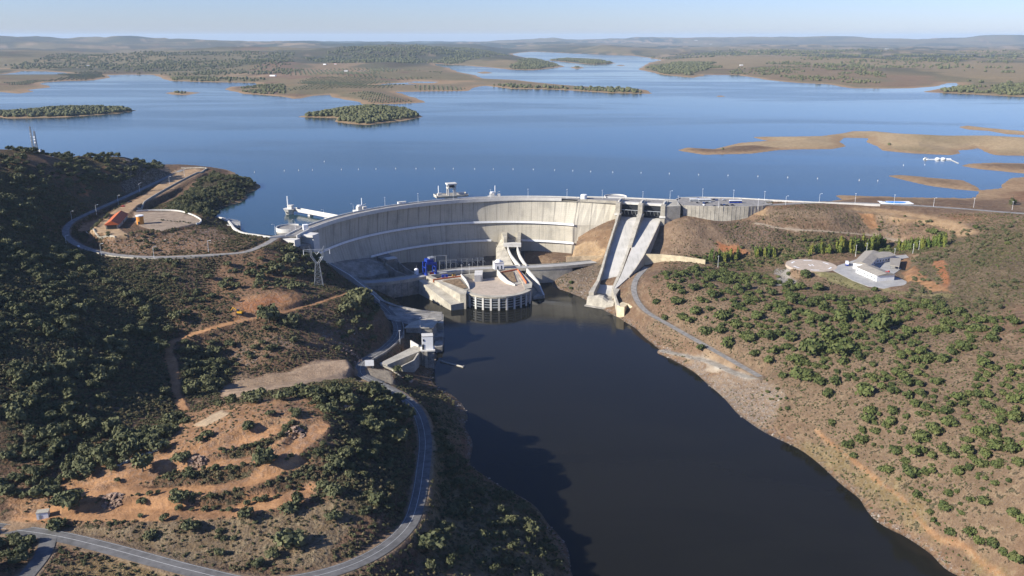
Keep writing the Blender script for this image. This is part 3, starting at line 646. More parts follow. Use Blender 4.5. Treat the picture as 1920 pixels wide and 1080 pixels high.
mb = MB(); mb.strip([dam_pt(q,69.9,4)for q in TT],[dam_pt(q,69.9,-1.9) for q in TT]); 
mb.build('crest_slab', m_conc, dam)
mb = MB(); mb.strip([dam_pt(q,72.02,6.6) for q in TT],[dam_pt(q,72.02,5.9) for q in TT]); mb.strip([dam_pt(q,72.02,1.4) for q in TT],[dam_pt(q,72.02,.9) for q in TT]); mb.build('kerb', m_conc, dam)
def walkway(z, ranges):
    mb = MB()
    for a, b_ in ranges:
        T = [a+(b_-a)*i/60 for i in range(61)]
        mb.wall([dam_pt(q,z,-.9)[:2] for q in T], 2.2, z-1.0, z-.55); mb.wall([dam_pt(q,z,-2.1)[:2] for q in T], .35, z-1.2, z+1.1)
    mb.build('walkway', m_paint, dam)
walkway(46.5, ((.0,.985),)); walkway(25.5, ((.0,.245),(.30,.775),(.835,.99)))
# the straight gravity section beside the spillway
mb = MB(); A72, B72 = dam_pt(0,72), Vector((117,936,72))
sec = []
for k in range(7):
    q = k/6
    for z, dv in ((-4,13),(25,10.5),(46,5),(70.2,0)):
        p = dam_pt(0,max(z,0))*(1-q) + (B72+Vector((-.31,-.95,0))*dv)*q; sec.append((p.x,p.y,z))
mb.add(sec, [(k*4+j,k*4+j+1,(k+1)*4+j+1,(k+1)*4+j) for k in range(6) for j in range(3)])
tp = [(74.5,948.7),(117,936),(124,956),(80,962)]
o = mb.build('gravity_section', m_dam, dam); flow_attr(o, [((k//4)*7+400, sec[k][2]) for k in range(len(sec))])
mb = MB().prism([(73.5,946.5),(116.6,934),(172,921),(180,943),(122,958),(83,963)], 69.6, 72.0); mb.build('crest_deck', m_asph_pale, dam)
MB().wall([(82.5,962.6),(122,957.4),(150,950),(181,942.2)], .8, 69, 73.2).build('parapet', m_white, dam)
MB().wall([(76.5,945.6),(96,940),(116,934.2)], .5, 70, 73.0).build('parapet', m_conc, dam)
MB().lathe((81,952,72), [(3.6,0),(3.6,4.6),(3.3,5.0),(0.01,5.05)], 20).build('stair_turret', m_paint, dam, False)
rp = empty('viewing_platform', (118,963,72)); rp.parent = dam
mb = MB().lathe((118,963,72), [(3,-10),(5,-6),(12.4,-1.2),(12.8,.05),(.01,.06)], 32); mb.build('floor_slab', m_pave, rp).matrix_parent_inverse = Matrix.Translation((-118,-963,-72))
o = MB().wall([(118+12.6*math.cos(R(a)),963+12.6*math.sin(R(a))) for a in range(-10,215,9)], .6, 71, 73.4).build('parapet', m_white, rp); o.matrix_parent_inverse = Matrix.Translation((-118,-963,-72))

# left thrust blocks, round lay-by, stair house
MB().prism([(-203,777),(-184,771.5),(-181,782),(-200,788)], 44, 71.2).build('thrust_block', m_white, dam)
MB().prism([(-203,777.2),(-202,774),(-184,768.7),(-183.7,771.3)], 69.6, 71.8).build('block_ledge', m_white, dam)
MB().prism([(-221,763.5),(-197,753.5),(-194,762),(-216,771)], 48, 70.6).build('thrust_block', m_white, dam)
MB().prism([(-199,762),(-193,757),(-186,768),(-195,775)], 44, 64).build('thrust_block', m_concd, dam)
lp = [(-213+12.5*math.cos(R(a)), 800+12.5*math.sin(R(a))) for a in range(60,300,10)]
MB().prism(lp+[(-201,777),(-196,806)], 60, 72.05).build('lay_by', m_asph_pale, dam)
MB().wall(lp, .6, 69.6, 73.4).build('parapet', m_white, dam)
MB().prism([(-200,767),(-221,753),(-224,763),(-209,778),(-196,781)], 58, 71.97).build('approach_slab', m_asph_pale, dam)
MB().box((*at(573,431,72),74.6), (4.6,4.6,5.2), .4).build('stair_house', m_paint, dam)
mb = MB().wall([(-201,768.5),(-221,755.5)], .5, 70, 73); mb.build('parapet', m_white, dam)

# outlet in the middle of the dam face, with its curved chute
out1 = thing('outlet_works', 'white banded outlet block at the middle of the dam foot with curved chute', 'outlet works')
MB().prism([(-12,951),(-9,922),(-5.5,922),(-5.5,951)], 8, [34,33.2,33.2,34]).build('side_wall', m_conc, out1)
MB().prism([(6,951),(6,922),(9.5,922),(10.5,951)], 8, [34,33.2,33.2,34]).build('side_wall', m_conc, out1)
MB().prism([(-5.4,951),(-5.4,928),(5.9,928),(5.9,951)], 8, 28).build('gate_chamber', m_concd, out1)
MB().box((.3,921,26.4), (19.5,6,4.0)).build('control_cabin', m_white, out1)
MB().prism([(-12,949),(-9,924),(-6,915),(-1,890),(3,868),(-6,868),(-15,885),(-18,930)], 6, [27,24,22,17,13.4,13.2,13.4,20]).build('apron', m_conc, out1)
L1_ = [(-5,924),(-4,910),(-1,895),(4,880),(8.5,866.5)]; L2_ = [(5.5,924),(6.5,910),(8.5,895),(12,880),(15.5,866.5)]
MB().wall(L1_, 1.3, 6, [25.5,24,21.5,19,17.2]).build('chute_wall', m_white, out1); MB().wall(L2_, 1.3, 6, [25.5,24,21.5,19,17.2]).build('chute_wall', m_white, out1)
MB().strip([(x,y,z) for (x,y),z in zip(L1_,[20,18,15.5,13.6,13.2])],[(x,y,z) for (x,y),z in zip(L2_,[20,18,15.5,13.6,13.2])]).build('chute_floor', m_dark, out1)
out2 = thing('outlet_works', 'shaded outlet block with pale flat roof on the left part of the dam foot', 'outlet works')
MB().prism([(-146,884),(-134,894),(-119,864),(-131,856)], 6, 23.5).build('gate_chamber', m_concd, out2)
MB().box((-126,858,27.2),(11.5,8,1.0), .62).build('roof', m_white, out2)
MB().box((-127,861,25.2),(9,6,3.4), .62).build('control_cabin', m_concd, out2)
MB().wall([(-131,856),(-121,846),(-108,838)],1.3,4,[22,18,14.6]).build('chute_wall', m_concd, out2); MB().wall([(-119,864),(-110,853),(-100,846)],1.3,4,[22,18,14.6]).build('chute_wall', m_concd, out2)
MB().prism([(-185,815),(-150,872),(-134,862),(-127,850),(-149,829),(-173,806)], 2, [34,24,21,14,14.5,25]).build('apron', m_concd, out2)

# ------------------------------------------------------------------ spillway: three piers, two gates, two chutes
sp = thing('spillway', 'pale concrete spillway with two steep chutes beside the dam', 'spillway')
SO = Vector((139,911,0)); SU = Vector((.951,-.309,0)); SW = Vector((-.309,-.951,0))
def sw(a, b_, z=None):
    p = SO+SU*a+SW*b_; return (p.x,p.y) if z is None else (p.x,p.y,z)
for a in (-24.5,0,24.5):
    pr_ = MB().prism([sw(a-2.4,-24),sw(a+2.4,-24),sw(a+2.4,1.5),sw(a-2.4,1.5)], 30, [75.4,75.4,73.6,73.6]).build('pier', m_conc, sp)
    MB().prism([sw(a-3.2,-12),sw(a+3.2,-12),sw(a+3.2,2.6),sw(a-3.2,2.6)], 60.6, 62.4).build('corbel', m_white, pr_)
    MB().box(sw(a,-11,75.0),(1.2,14,1.6), math.atan2(SW.y,SW.x)-math.pi/2).build('parapet', m_white, pr_)
for a in (-12.25,12.25):
    g_ = MB()
    for k in range(7):
        g_.box(sw(a,-9.5-.16*(k-2.5)**2,57.6+1.85*k),(19.2,.7,1.84), math.atan2(SU.y,SU.x))
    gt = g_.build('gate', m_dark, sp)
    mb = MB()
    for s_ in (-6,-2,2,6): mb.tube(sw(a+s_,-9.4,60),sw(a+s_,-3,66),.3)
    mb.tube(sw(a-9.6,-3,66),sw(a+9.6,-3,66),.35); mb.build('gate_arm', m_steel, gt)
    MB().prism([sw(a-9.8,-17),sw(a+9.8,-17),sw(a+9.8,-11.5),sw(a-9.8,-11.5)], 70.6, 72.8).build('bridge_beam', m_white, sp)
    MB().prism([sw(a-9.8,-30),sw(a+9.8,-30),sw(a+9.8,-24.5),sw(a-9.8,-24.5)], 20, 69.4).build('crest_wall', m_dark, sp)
def chute(st, name):
    """st: (b, aL, aR, z) stations -> a solid ramp"""
    n = len(st); vs_ = []
    for b_, aL, aR, z in st: vs_ += [sw(aL,b_,z), sw(aR,b_,z), sw(aR,b_,-4), sw(aL,b_,-4)]
    f = []
    for i in range(n-1):
        for j in range(4): f.append((4*i+j, 4*i+(j+1)%4, 4*i+4+(j+1)%4, 4*i+4+j))
    f += [(0,1,2,3)[::-1], (4*n-4,4*n-3,4*n-2,4*n-1)]
    return mesh_obj(name, vs_, f, m_spill, sp)
m_spill, t, b = new_mat('chute_concrete', .85, .2); N = NT(t); g = N.geo(); f1 = N.noise(N.scale(g,(.5,.06,.06)),1,4,.6); f2 = N.noise(g,.06,4,.6)
N.l(N.mix(N.ramp(f2,.35,.65), N.mix(N.ramp(f1,.4,.7),(.42,.40,.36),(.31,.30,.27)), (.47,.45,.41)), b.inputs['Base Color'])
chute([(-24,-22.2,-2.4,57.6),(-10,-22.2,-2.4,57),(0,-22.2,-2.4,54.6),(14,-22.2,-2.6,48.5),(35,-22.2,-3,38.8),(60,-22,-3.4,27.2),(88,-21,-4.2,14.6),(106,-20.3,-5,8),(118,-20,-5,5.6)], 'chute')
chute([(-24,2.4,22.2,57.8),(-10,2.4,22.2,57.4),(0,2.4,21.6,55),(20,1.8,19.6,47.4),(44,.9,17,38),(62,.2,15,31.2),(84,-.6,10.6,22.8),(97,-1.2,7,18.2),(112,-2.2,1.2,13.6),(120,-2.8,-1.8,11.8)], 'chute')
def ramp_wall(st, name, mat): 
    n=len(st); vs_=[]; f=[]
    for b_,aL,aR,z in st: vs_ += [sw(aL,b_,z), sw(aR,b_,z), sw(aR,b_,-4), sw(aL,b_,-4)]
    for i in range(n-1):
        for j in range(4): f.append((4*i+j, 4*i+(j+1)%4, 4*i+4+(j+1)%4, 4*i+4+j))
    f += [(0,1,2,3)[::-1], (4*n-4,4*n-3,4*n-2,4*n-1)]
    return mesh_obj(name, vs_, f, mat, sp)
ramp_wall([(1.6,-24.4,-22.3,63),(14,-24.2,-22.3,56),(35,-24.2,-22.3,46),(60,-24.2,-22.1,34),(88,-23.4,-21.1,21),(106,-23.4,-20.4,14.5),(120,-24,-20.2,12.5),(134,-24.4,-19.6,10.5)], 'chute_wall', m_conc)
ramp_wall([(1.6,-2.3,2.3,64),(14,-2.5,2.0,57.5),(30,-2.8,1.4,49),(48,-3.2,.7,39)], 'divider_wall', m_conc)
ramp_wall([(48.1,-3.3,-.9,36.8),(62,-3.4,-1.2,31),(88,-4.2,-1.6,20.6),(106,-5,-2.2,15.4),(119,-5,-3,11.9)], 'divider_wall', m_conc)
ramp_wall([(48.2,-.8,.65,35.6),(62,-1.1,.1,29.9),(88,-1.5,-.8,19.8),(106,-2.1,-1.8,14.4)], 'drain_strip', plain('rust_stain',(.33,.17,.08),.9,.2,.4))
ramp_wall([(1.6,21.7,22.8,57.5),(20,19.7,20.7,49.2),(44,17.1,18.1,39.6),(62,15.1,16.1,32.8),(84,10.7,11.7,24.2),(97,7.1,8.0,19.4)], 'chute_kerb', m_conc)
# flip bucket block and nose at the water
o = MB().prism([sw(-25.5,147),sw(7,154),sw(7,122),sw(-24.4,134.1)], -4, 1.1).build('plinth', m_concd, sp)
wave = [sw(-24,145),sw(-14,147),sw(-4,149.5),sw(6,151.5)]; bk = [sw(-19.5,135),sw(-14,136.5),sw(-8,138.5),sw(-2,138.5)]; 
mb = MB(); hh = [8.2,10.4,8.6,6.4,6.6]; 
aa = [-24,-18.5,-13,-8,-3,3]; hh = [8,8.6,10.6,10.2,7.2,6.8]; vs_ = []
for a,h_ in zip(aa,hh): vs_ += [sw(a,145.5+(a+24)*.21,1.0), sw(a,143+(a+24)*.21,h_-1.2), sw(a,140+(a+24)*.2,h_), sw(a,135+(a+24)*.2,h_-.4), sw(a,133+(a+24)*.2,-3)]
mb.add(vs_, [(5*i+j,5*i+5+j,5*i+6+j,5*i+1+j) for i in range(5) for j in range(4)]+[(0,1,2,3,4),(29,28,27,26,25)]); mb.build('flip_bucket', m_conc, sp)
MB().prism([sw(-20.5,104),sw(-3,104),sw(-2,139),sw(-20,136)], -3, 3.2).build('basin_floor', m_concd, sp)
m_cream = plain('cream_concrete', (.60,.50,.32), .85, .14, .2)
MB().prism([sw(-4.6,119),sw(3,119.5),sw(3.2,139.8),(98.6,744),(96.5,748)], -4, [12.2,12.2,11.8,11.2,11.2]).build('nose_wall', m_conc, sp)
MB().prism([(96.4,747.6),(98.8,743.6),(102.5,741.3),(107,752.6),(103,759)], -4, 10.9).build('nose_wall', m_cream, sp)
rw = thing('retaining_wall', 'cream retaining wall under the road end, right of the spillway foot', 'retaining wall')
MB().wall([(106.4,752.5),(110.5,744),(115.5,733),(120.5,721)], 1.6, -2, [11,10.8,10,7.4]).build('wall_face', m_cream, rw)
rw2 = thing('retaining_wall', 'long cream retaining wall below the brown slope behind the spillway road', 'retaining wall')
pth = [at(1206,491,25),at(1240,492,25),at(1280,495,25),at(1322,498,25)]
MB().wall(pth, 1.5, 14, [33.5,33.5,33,31]).build('wall_face', m_cream, rw2)
rw3 = thing('retaining_wall', 'pale concrete and rock wall under the brown bank between dam and spillway', 'retaining wall')
MB().wall([at(1062,487,17),at(1092,485,18),at(1131,484,19)], 1.5, 8, [20,21,21.5]).build('wall_face', plain('sandy_concrete',(.46,.35,.22),.9,.2,.2), rw3)

# right abutment block and the ribbed wall that carries the car park
rb = thing('car_park_terrace', 'ribbed grey retaining wall and paved terrace right of the spillway', 'terrace')
MB().prism([(163.5,901.5),(181.5,906),(184,944),(171,946)], 36, 72.9).build('end_block', m_conc, rb)
front = [(186,911.5),(202,908),(218,906),(236,905),(254,905.5),(270,910),(284,919)]
MB().prism(front+[(290,942),(255,954),(218,959),(190,956),(182,941)], 50, 72.02).build('terrace_floor', m_asph_pale, rb)
mb = MB().wall([(x,y-.6) for x,y in front], 1.2, 50, 72.7)
fp = [Vector((x,y,0)) for x,y in front]
for i in range(len(fp)-1):
    d_ = fp[i+1]-fp[i]; nn = Vector((d_.y,-d_.x,0)).normalized()
    for k in range(4): q = fp[i]+d_*(k/4)+nn*1.28; mb.box((q.x,q.y,61.2),(.5,.2,22.4), math.atan2(d_.y,d_.x))
mb.build('ribbed_wall', m_conc, rb)
MB().wall([(182,942),(190,956.2),(218,959.2),(255,954.2),(290,942.2),(330,930),(400,915)], .7, 66, 73.1).build('parapet', m_white, rb)

# ------------------------------------------------------------------ powerhouse
pw = thing('powerhouse', 'half-round concrete powerhouse platform standing in the river below the dam', 'powerhouse')
pc, pr0 = Vector((-15.5,801,0)), 35.5
a0_, a1_ = R(222), R(341)
arcp = lambda r, n=24: [(pc.x+r*math.cos(a0_+(a1_-a0_)*i/n), pc.y+r*math.sin(a0_+(a1_-a0_)*i/n)) for i in range(n+1)]
ZB = 13.4
MB().prism(arcp(pr0-4)+[(16,822),(6,853),(-60,853),(-84,818),(-47,776)], -4, ZB).build('base', m_conc, pw)
MB().prism([(p[0],p[1]) for p in arcp(pr0-5)]+[(10,838),(-48,838)], ZB-.5, ZB+.06).build('court_floor', m_helip, pw)
mb = MB(); ri = arcp(pr0+.6); ro = arcp(pr0-4.2)
mb.prism(ri+ro[::-1], ZB-1.5, ZB+.25); mb.build('rim_slab', m_conc, pw)
for i in range(10):
    a = a0_+(a1_-a0_)*(i+.3)/9.6; p = (pc.x+pr0*math.cos(a), pc.y+pr0*math.sin(a))
    MB().box((p[0],p[1],(ZB-1.6-5)/2),(1.0,1.8,ZB-1.6+5), a).build('column', m_white, pw)
for z in (10.4,7.9,5.4,2.9): MB().wall(arcp(pr0-.3), .7, z-.4, z+.4).build('rail', m_steel, pw)
MB().wall(arcp(pr0-3.9), .3, -2, 11.8).build('recess_dark', m_dark, pw)  # near-black sheet behind the columns, paints in the shade of the recess
MB().prism([(12.5,790),(19,795),(20,808),(6.5,853),(2,850),(10,812)], -4, [ZB+.4,ZB+.4,15,17.4,17.4,15]).build('end_wall', m_conc, pw)
Lq = lambda px,py,z: at(px,py,z)
MB().prism([Lq(812,527,16),Lq(864,520,16),Lq(879,543,ZB),Lq(873,547.5,ZB)], 8, [17.2,17.2,ZB+.5,ZB+.3]).build('side_deck', m_conc, pw)
gr = MB(); P_ = [at3(833,526,17.0),at3(862,522.5,17.0),at3(877,540,13.9+.3),at3(872,541.5,13.9+.4)]
P_ = [Vector((p.x,p.y,z)) for p,z in zip([Vector((*Lq(828,527,17),0)),Vector((*Lq(861,522.5,17),0)),Vector((*Lq(877,540,14.6),0)),Vector((*Lq(868,541,15),0))],(17.45,17.45,14.7,15.0))]
gr.add(P_,[(0,1,2,3)]); gr.build('gravel_bed', m_gravel, pw)
MB().wall([Lq(864.5,519.5,16),Lq(873,528,16),Lq(878,536,15),Lq(880,543,ZB)], .9, 8, [19.2,18.6,17,14.6]).build('wing_wall', m_white, pw)
MB().prism([Lq(933,513,16),Lq(970,507,16),Lq(985,530,ZB),Lq(967,535,ZB)], 8, [17.2,17.2,ZB+.4,ZB+.4]).build('side_deck', m_conc, pw)
MB().add([(*Lq(938,513,17),17.5),(*Lq(962,509.5,17),17.5),(*Lq(969,528,15),14.9),(*Lq(962,530,14.5),14.9)],[(0,1,2,3)]).build('gravel_bed', m_gravel, pw)
MB().wall([Lq(932.5,512.5,16),Lq(940,521,15.5),Lq(951,530,14.6),Lq(966,536,ZB)], .9, 8, [20,19.2,17.4,14.8]).build('wing_wall', m_white, pw)
for a_,b_ in (((812,526),(864,519.3)),((936,512.6),(970,506.3))): MB().wall([Lq(*a_,17),Lq(*b_,17)], .6, 15, 18.5).build('orange_rail', m_rail, pw)
MB().wall([Lq(970.5,506.3,17),(14,806)], .7, 14, [18.4,16.6]).build('orange_rail', m_rail, pw)
c_ = Lq(898,528,ZB); hb = MB().prism([Lq(889.5,529,ZB),Lq(904.5,528,ZB),Lq(905.5,519,ZB),Lq(890.5,519.5,ZB)], ZB-1, 20.4).build('stair_house', m_white, pw)
MB().box((c_[0],c_[1]-.35,16.2),(4.2,.5,5.4)).build('door', m_steel, hb)
MB().wall([Lq(905.5,522.5,ZB),Lq(931,519,ZB)], .8, ZB-1, 19.6).build('shutter', plain('dim_steel',(.085,.09,.095),.7,.1,.4), pw)
MB().wall([Lq(866,524.5,ZB),Lq(889.5,523.5,ZB)], .8, ZB-1, 18.6).build('back_wall', m_conc, pw)
MB().prism([(-93,819),(-87,822),(-47,775),(-45,770.5),(-57.5,765.5)], -4, [14.6,14.8,12.2,6.5,5.5]).build('training_wall', m_conc, pw)
MB().prism([(-86,824),(-82,826),(-43,778),(-43.5,770),(-49,771)], -4, [17.6,17.6,15.6,14.6,14.6]).build('training_wall', m_conc, pw)
# lower part of the outlet chute beside the powerhouse
lc = thing('tail_chute', 'white curved chute wall slanting into the water right of the powerhouse', 'chute')
MB().wall([(15.5,853),(20,838),(26,822),(31.5,805)], 1.4, -4, [17.6,16,12.5,3.5]).build('chute_wall', m_white, lc)
MB().strip([(6.8,852,11),(16,812,3),(22,799,0.6)],[(15.2,852,11),(26,819,3),(31,805,.6)]).build('chute_floor', m_concd, lc)
MB().prism([(20,800),(31.6,804.4),(30.8,808.5),(24,814)], -4, [1.5,3.2,4.5,4]).build('chute_toe', m_concd, lc)
# service road in front of the dam
br = thing('service_bridge', 'flat concrete service road crossing the river between dam and powerhouse', 'bridge')
cl = spline([(-168,806,16.4),(-140,806,16.3),(-112,816,16.2),(-86,833,16.2),(-56,851,16.2),(-20,860,16.2),(20,864,16.2),(55,872,16.2),(92,886,16.3),(110,892,17)],6)
lo_ = offset(cl,6.5); ro_ = offset(cl,-6.5)
MB().strip(lo_,ro_).build('deck', m_pave, br)
MB().wall([p[:2] for p in ro_], .6, 14.2, 17.1).build('parapet', m_conc, br); MB().wall([p[:2] for p in lo_], .6, 14.2, 17.1).build('parapet', m_conc, br)
i0 = [p for p in ro_ if p[0] < -84]; mb = MB().wall([(p[0],p[1]+.8) for p in i0], 1.4, -4, 15.4)
for p in i0[::1]: mb.box((p[0],p[1]-.1,5),(.8,.8,18))
mb.build('wall_face', m_concd, br)
i1 = [p for p in ro_ if 14 < p[0] < 66]; MB().wall([(p[0],p[1]+.8) for p in i1], 1.4, -4, 15.4).build('wall_face', m_conc, br)

# blue gantry crane
gc = thing('gantry_crane', 'tall bright blue gantry crane beside the dam foot', 'gantry crane', (*at(806,514,16.3),16.3), R(28))
gc.scale = (.88,.88,.88)
for x in (-6,6):
    for y in (-4.5,4.5):
        MB().box((x,y,7.2),(1.6,1.6,14.4)).build('leg', m_blue, gc)
    MB().box((x,0,.9),(1.9,12.5,1.5)).build('bogie', m_blue, gc); MB().box((x,0,8.6),(.9,9,.9)).build('brace', m_blue, gc)
for y in (-4.5,4.5): MB().box((0,y,13.6),(13.4,1.7,2.2)).build('girder', m_blue, gc)
MB().box((-1,0,16.8),(7.5,8,3.6)).build('machinery_house', m_blue, gc); MB().box((2.2,0,19.4),(6.4,7,1.6)).build('cabin_roof', m_steel, gc)
MB().tube((4,2,19),(4,2,23),.16).build('aerial', m_steel, gc)
MB().box((0,-5.6,2.4),(5.4,.3,2.4)).build('sign_panel', m_red, gc); MB().box((2.6,-5.9,5.6),(1.8,.6,1.6)).build('cabin', m_paint, gc)
tk = thing('storage_tank', 'small white tank standing left of the blue gantry crane', 'tank', (*at(781,514,16.3),16.3))
MB().lathe((0,0,0),[(2.2,0),(2.2,5),(1.3,6),(.01,6.1)],14).build('shell', m_paint, tk); MB().tube((0,0,6),(0,0,9),.15).build('pipe', m_steel, tk)
# white domed house
dh = thing('domed_house', 'little white house with a round dome beside the outlet chute', 'house', (*at(934.5,503.5,16.2),16.2), R(12))
b0 = MB().box((0,0,3.6),(10.2,8.4,7.2)).build('walls', m_paint, dh); MB().lathe((0,0,7.25),[(3.6,0),(3.3,1.2),(2.4,2.1),(1.2,2.6),(.01,2.75)],18).build('dome', m_paint, dh, True)
MB().box((0,0,7.3),(10.8,9,.35)).build('cornice', m_white, dh); MB().box((-1.5,-4.25,1.9),(1.3,.25,3.4)).build('door', m_glass, dh); MB().box((2.3,-4.25,2.2),(1.1,.25,3.6)).build('window', m_glass, dh)
# switchyard in the shade of the dam
sy = thing('switchyard', 'grey steel switchyard frames in shade along the dam foot', 'switchyard')
A_, B_ = Vector((*at(824,507,14),13)), Vector((*at(906,500.5,14),13)); mb = MB(); dv = (B_-A_)
for i in range(9):
    p = A_+dv*(i/8); mb.tube(p,p+Vector((0,0,9.5)),.22,n=5); mb.tube(p+Vector((-.4,8,0)),p+Vector((-.4,8,9.5)),.22,n=5); mb.tube(p+Vector((0,0,8.8)),p+Vector((2.6,0,6)),.16,n=5); mb.tube(p+Vector((0,0,9)),p+Vector((0,8,9)),.16,n=5)
mb.build('posts', m_steel, sy); mb = MB()
for h_ in (8.4,9.5):
    mb.tube(A_+Vector((0,0,h_)),B_+Vector((0,0,h_)),.18,n=5); mb.tube(A_+Vector((0,8,h_)),B_+Vector((0,8,h_)),.18,n=5)
mb.build('beams', m_steel, sy)
pf = thing('line_portal', 'tall pale steel portal frame beside the blue gantry crane', 'portal frame', (*at(826,508,14),13))
MB().tube((-5,0,0),(-5,0,17),.28,n=6).build('post', m_steel, pf); MB().tube((6,3,0),(6,3,17),.28,n=6).build('post', m_steel, pf); MB().tube((-6.5,-.4,16.8),(7.5,3.4,16.8),.28,n=6).build('beam', m_steel, pf)

# ------------------------------------------------------------------ intakes on the reservoir side
it = thing('intake_tower', 'open four-columned concrete tower with flat roof on the dam crest', 'tower', (-70,976,72), R(20))
MB().box((0,2,-.9),(38,14,2.0)).build('platform', m_conc, it); MB().box((0,2,-8),(12,10,14)).build('shaft', m_conc, it)
for x in (-4,4):
    for y in (-3.2,3.2): MB().box((x,y,6.2),(1.3,1.3,12.4)).build('column', m_white, it)
MB().box((0,0,8.6),(10,8,1.0)).build('ring_beam', m_white, it); MB().box((0,0,13.2),(11.6,9.8,1.6)).build('roof', m_white, it); MB().box((0,0,10.6),(6,4,2.4)).build('hoist', m_dark, it)
MB().tube((-15,1,0),(-15,1,11.5),.5).build('mast', m_paint, it); MB().box((-13.5,2,1.4),(5,3,2.8)).build('winch_house', m_white, it); MB().box((12,2,1.0),(7,2.6,2)).build('winch_house', m_white, it)
MB().wall([(-19,-4.5),(-19,8.8),(19,8.8),(19,-4.5)],.4,.1,1.2).build('railing', m_white, it)
def crest_crane(loc, rz, label, k):
    t_ = thing('intake_platform', label, 'intake', loc, rz); MB().box((0,3,-1),(15*k,9,2)).build('platform', m_white, t_); MB().box((-3.2*k,2,2.0),(5*k,4,4.0)).build('winch_house', m_white, t_)
    MB().lathe((-3.2*k,2,4),[(2.2,0),(2.2,1.4),(.01,1.6)],12).build('drum', m_paint, t_); MB().tube((.3,1.5,0),(.3,1.5,12.5),.45).build('mast', m_paint, t_); MB().box((4.4*k,2.5,1.4),(4*k,3,2.8)).build('cabin', m_white, t_); MB().tube((.3,1.5,4),(6,2.5,5.5),.3).build('jib', m_white, t_)
q = dam_pt(.655,72,13); crest_crane(q, R(45), 'small white intake platform with a mast on the left half of the crest', 1.0)
q = dam_pt(.247,72,13); crest_crane(q, R(8), 'small white intake platform with a mast right of the four-columned tower', 1.0)
q = dam_pt(.53,72,11); pt_ = thing('crest_cabin', 'low white cabin on the dam crest left of the four-columned tower', 'cabin', q, R(28)); MB().box((0,0,1.3),(9,3,2.6)).build('walls', m_paint, pt_); MB().box((0,0,2.75),(9.6,3.6,.3)).build('roof', m_white, pt_); MB().box((-1.5,-1.55,1.1),(1.2,.2,2)).build('door', m_steel, pt_)
li = thing('lake_intake', 'white flared intake tower standing in the lake at the end of its bridge', 'intake tower', (*at(543,397,70),68), R(-20))
MB().lathe((0,0,0),[(4.2,-12),(4.2,1.0),(6.4,5.2),(6.8,5.4),(.01,5.5)],8,R(22.5),R(382.5)).build('shaft', m_white, li); MB().box((1.8,0,7),(4.4,4,3.2)).build('hoist_house', m_white, li); MB().tube((-1.6,0,5),(-1.6,0,18.5),.6).build('mast', m_paint, li); MB().box((1.8,0,9),(5.4,5,.8)).build('roof', m_white, li); MB().box((0,-4.3,2.6),(3,.4,3.4)).build('opening', m_dark, li)
A_ = Vector((*at(551,391,72.5),0)); B_ = Vector((*dam_pt(.76,72,9.6)[:2],0))
lb = thing('intake_bridge', 'white girder footbridge from the dam crest to the lake intake tower', 'bridge')
mb = MB().wall([A_[:2],B_[:2]], 5.0, 70.3, 72.4); mb.build('girder', m_white, lb)
dd_ = (B_-A_).normalized(); nn = Vector((-dd_.y,dd_.x,0))
for s_ in (-2.5,2.5): MB().wall([(A_+nn*s_)[:2],(B_+nn*s_)[:2]], .3, 72.4, 73.5).build('railing', m_white, lb)
for q in (.40,.80):
    p = A_.lerp(B_,q); MB().box((p.x,p.y,62),(3.4,4.6,15.2), math.atan2(dd_.y,dd_.x)).build('pier', m_white, lb)
# lakeside wall with fins, left of the dam
lw = thing('lakeside_wall', 'white curving lakeside wall with a finned lookout left of the dam', 'wall')
pth = spline([(*at(508,446,72),0),(*at(480,442,72),0),(*at(455,438,72),0),(*at(440,430,72),0),(*at(432,420,72),0),(*at(424,413,72),0),(*at(409,409,72),0),(*at(393,410,72),0)],3)
MB().wall([p[:2] for p in pth], 1.6, 58, 73.4).build('wall_face', m_white, lw)
cc = Vector((*at(408,419,72),0)); lp = [(cc.x+13*math.cos(R(a)),cc.y+18*math.sin(R(a))) for a in range(-60,150,12)]
MB().prism(lp, 58, 71.6).build('lookout_floor', m_pave, lw)
for a in range(-30,110,22):
    x,y = cc.x+13*math.cos(R(a)), cc.y+18*math.sin(R(a)); d_ = Vector((math.cos(R(a*.35)),math.sin(R(a*.35)),0)); MB().wall([(x,y),(x+d_.x*8,y+d_.y*8)], 1.0, 60, [73.2,71.6]).build('fin', m_white, lw)

# ------------------------------------------------------------------ left bank works at the water
qw = thing('channel_wall', 'long sloping concrete channel wall running down the shaded left bank', 'wall')
pth = [(-176,803),(-152,783),(-135,765),(-117,738),(-104,731),(-80,719.5),(-62,718)]
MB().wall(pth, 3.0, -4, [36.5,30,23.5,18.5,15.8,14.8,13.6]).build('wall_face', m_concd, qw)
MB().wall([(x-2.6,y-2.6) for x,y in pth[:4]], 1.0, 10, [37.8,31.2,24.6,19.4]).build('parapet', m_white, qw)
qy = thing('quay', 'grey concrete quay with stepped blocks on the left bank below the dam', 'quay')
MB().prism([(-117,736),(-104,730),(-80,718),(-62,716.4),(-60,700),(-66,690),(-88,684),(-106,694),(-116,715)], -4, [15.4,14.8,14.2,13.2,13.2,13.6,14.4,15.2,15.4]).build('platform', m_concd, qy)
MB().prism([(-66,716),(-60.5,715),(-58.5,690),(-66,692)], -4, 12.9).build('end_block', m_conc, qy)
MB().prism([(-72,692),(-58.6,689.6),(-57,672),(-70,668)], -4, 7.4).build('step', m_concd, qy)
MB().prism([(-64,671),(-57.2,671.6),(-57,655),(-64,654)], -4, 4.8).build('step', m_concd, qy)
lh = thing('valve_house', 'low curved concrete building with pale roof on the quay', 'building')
ar = [(-88,668),(-84,682),(-76,690),(-67,693),(-64,684),(-66,668)]
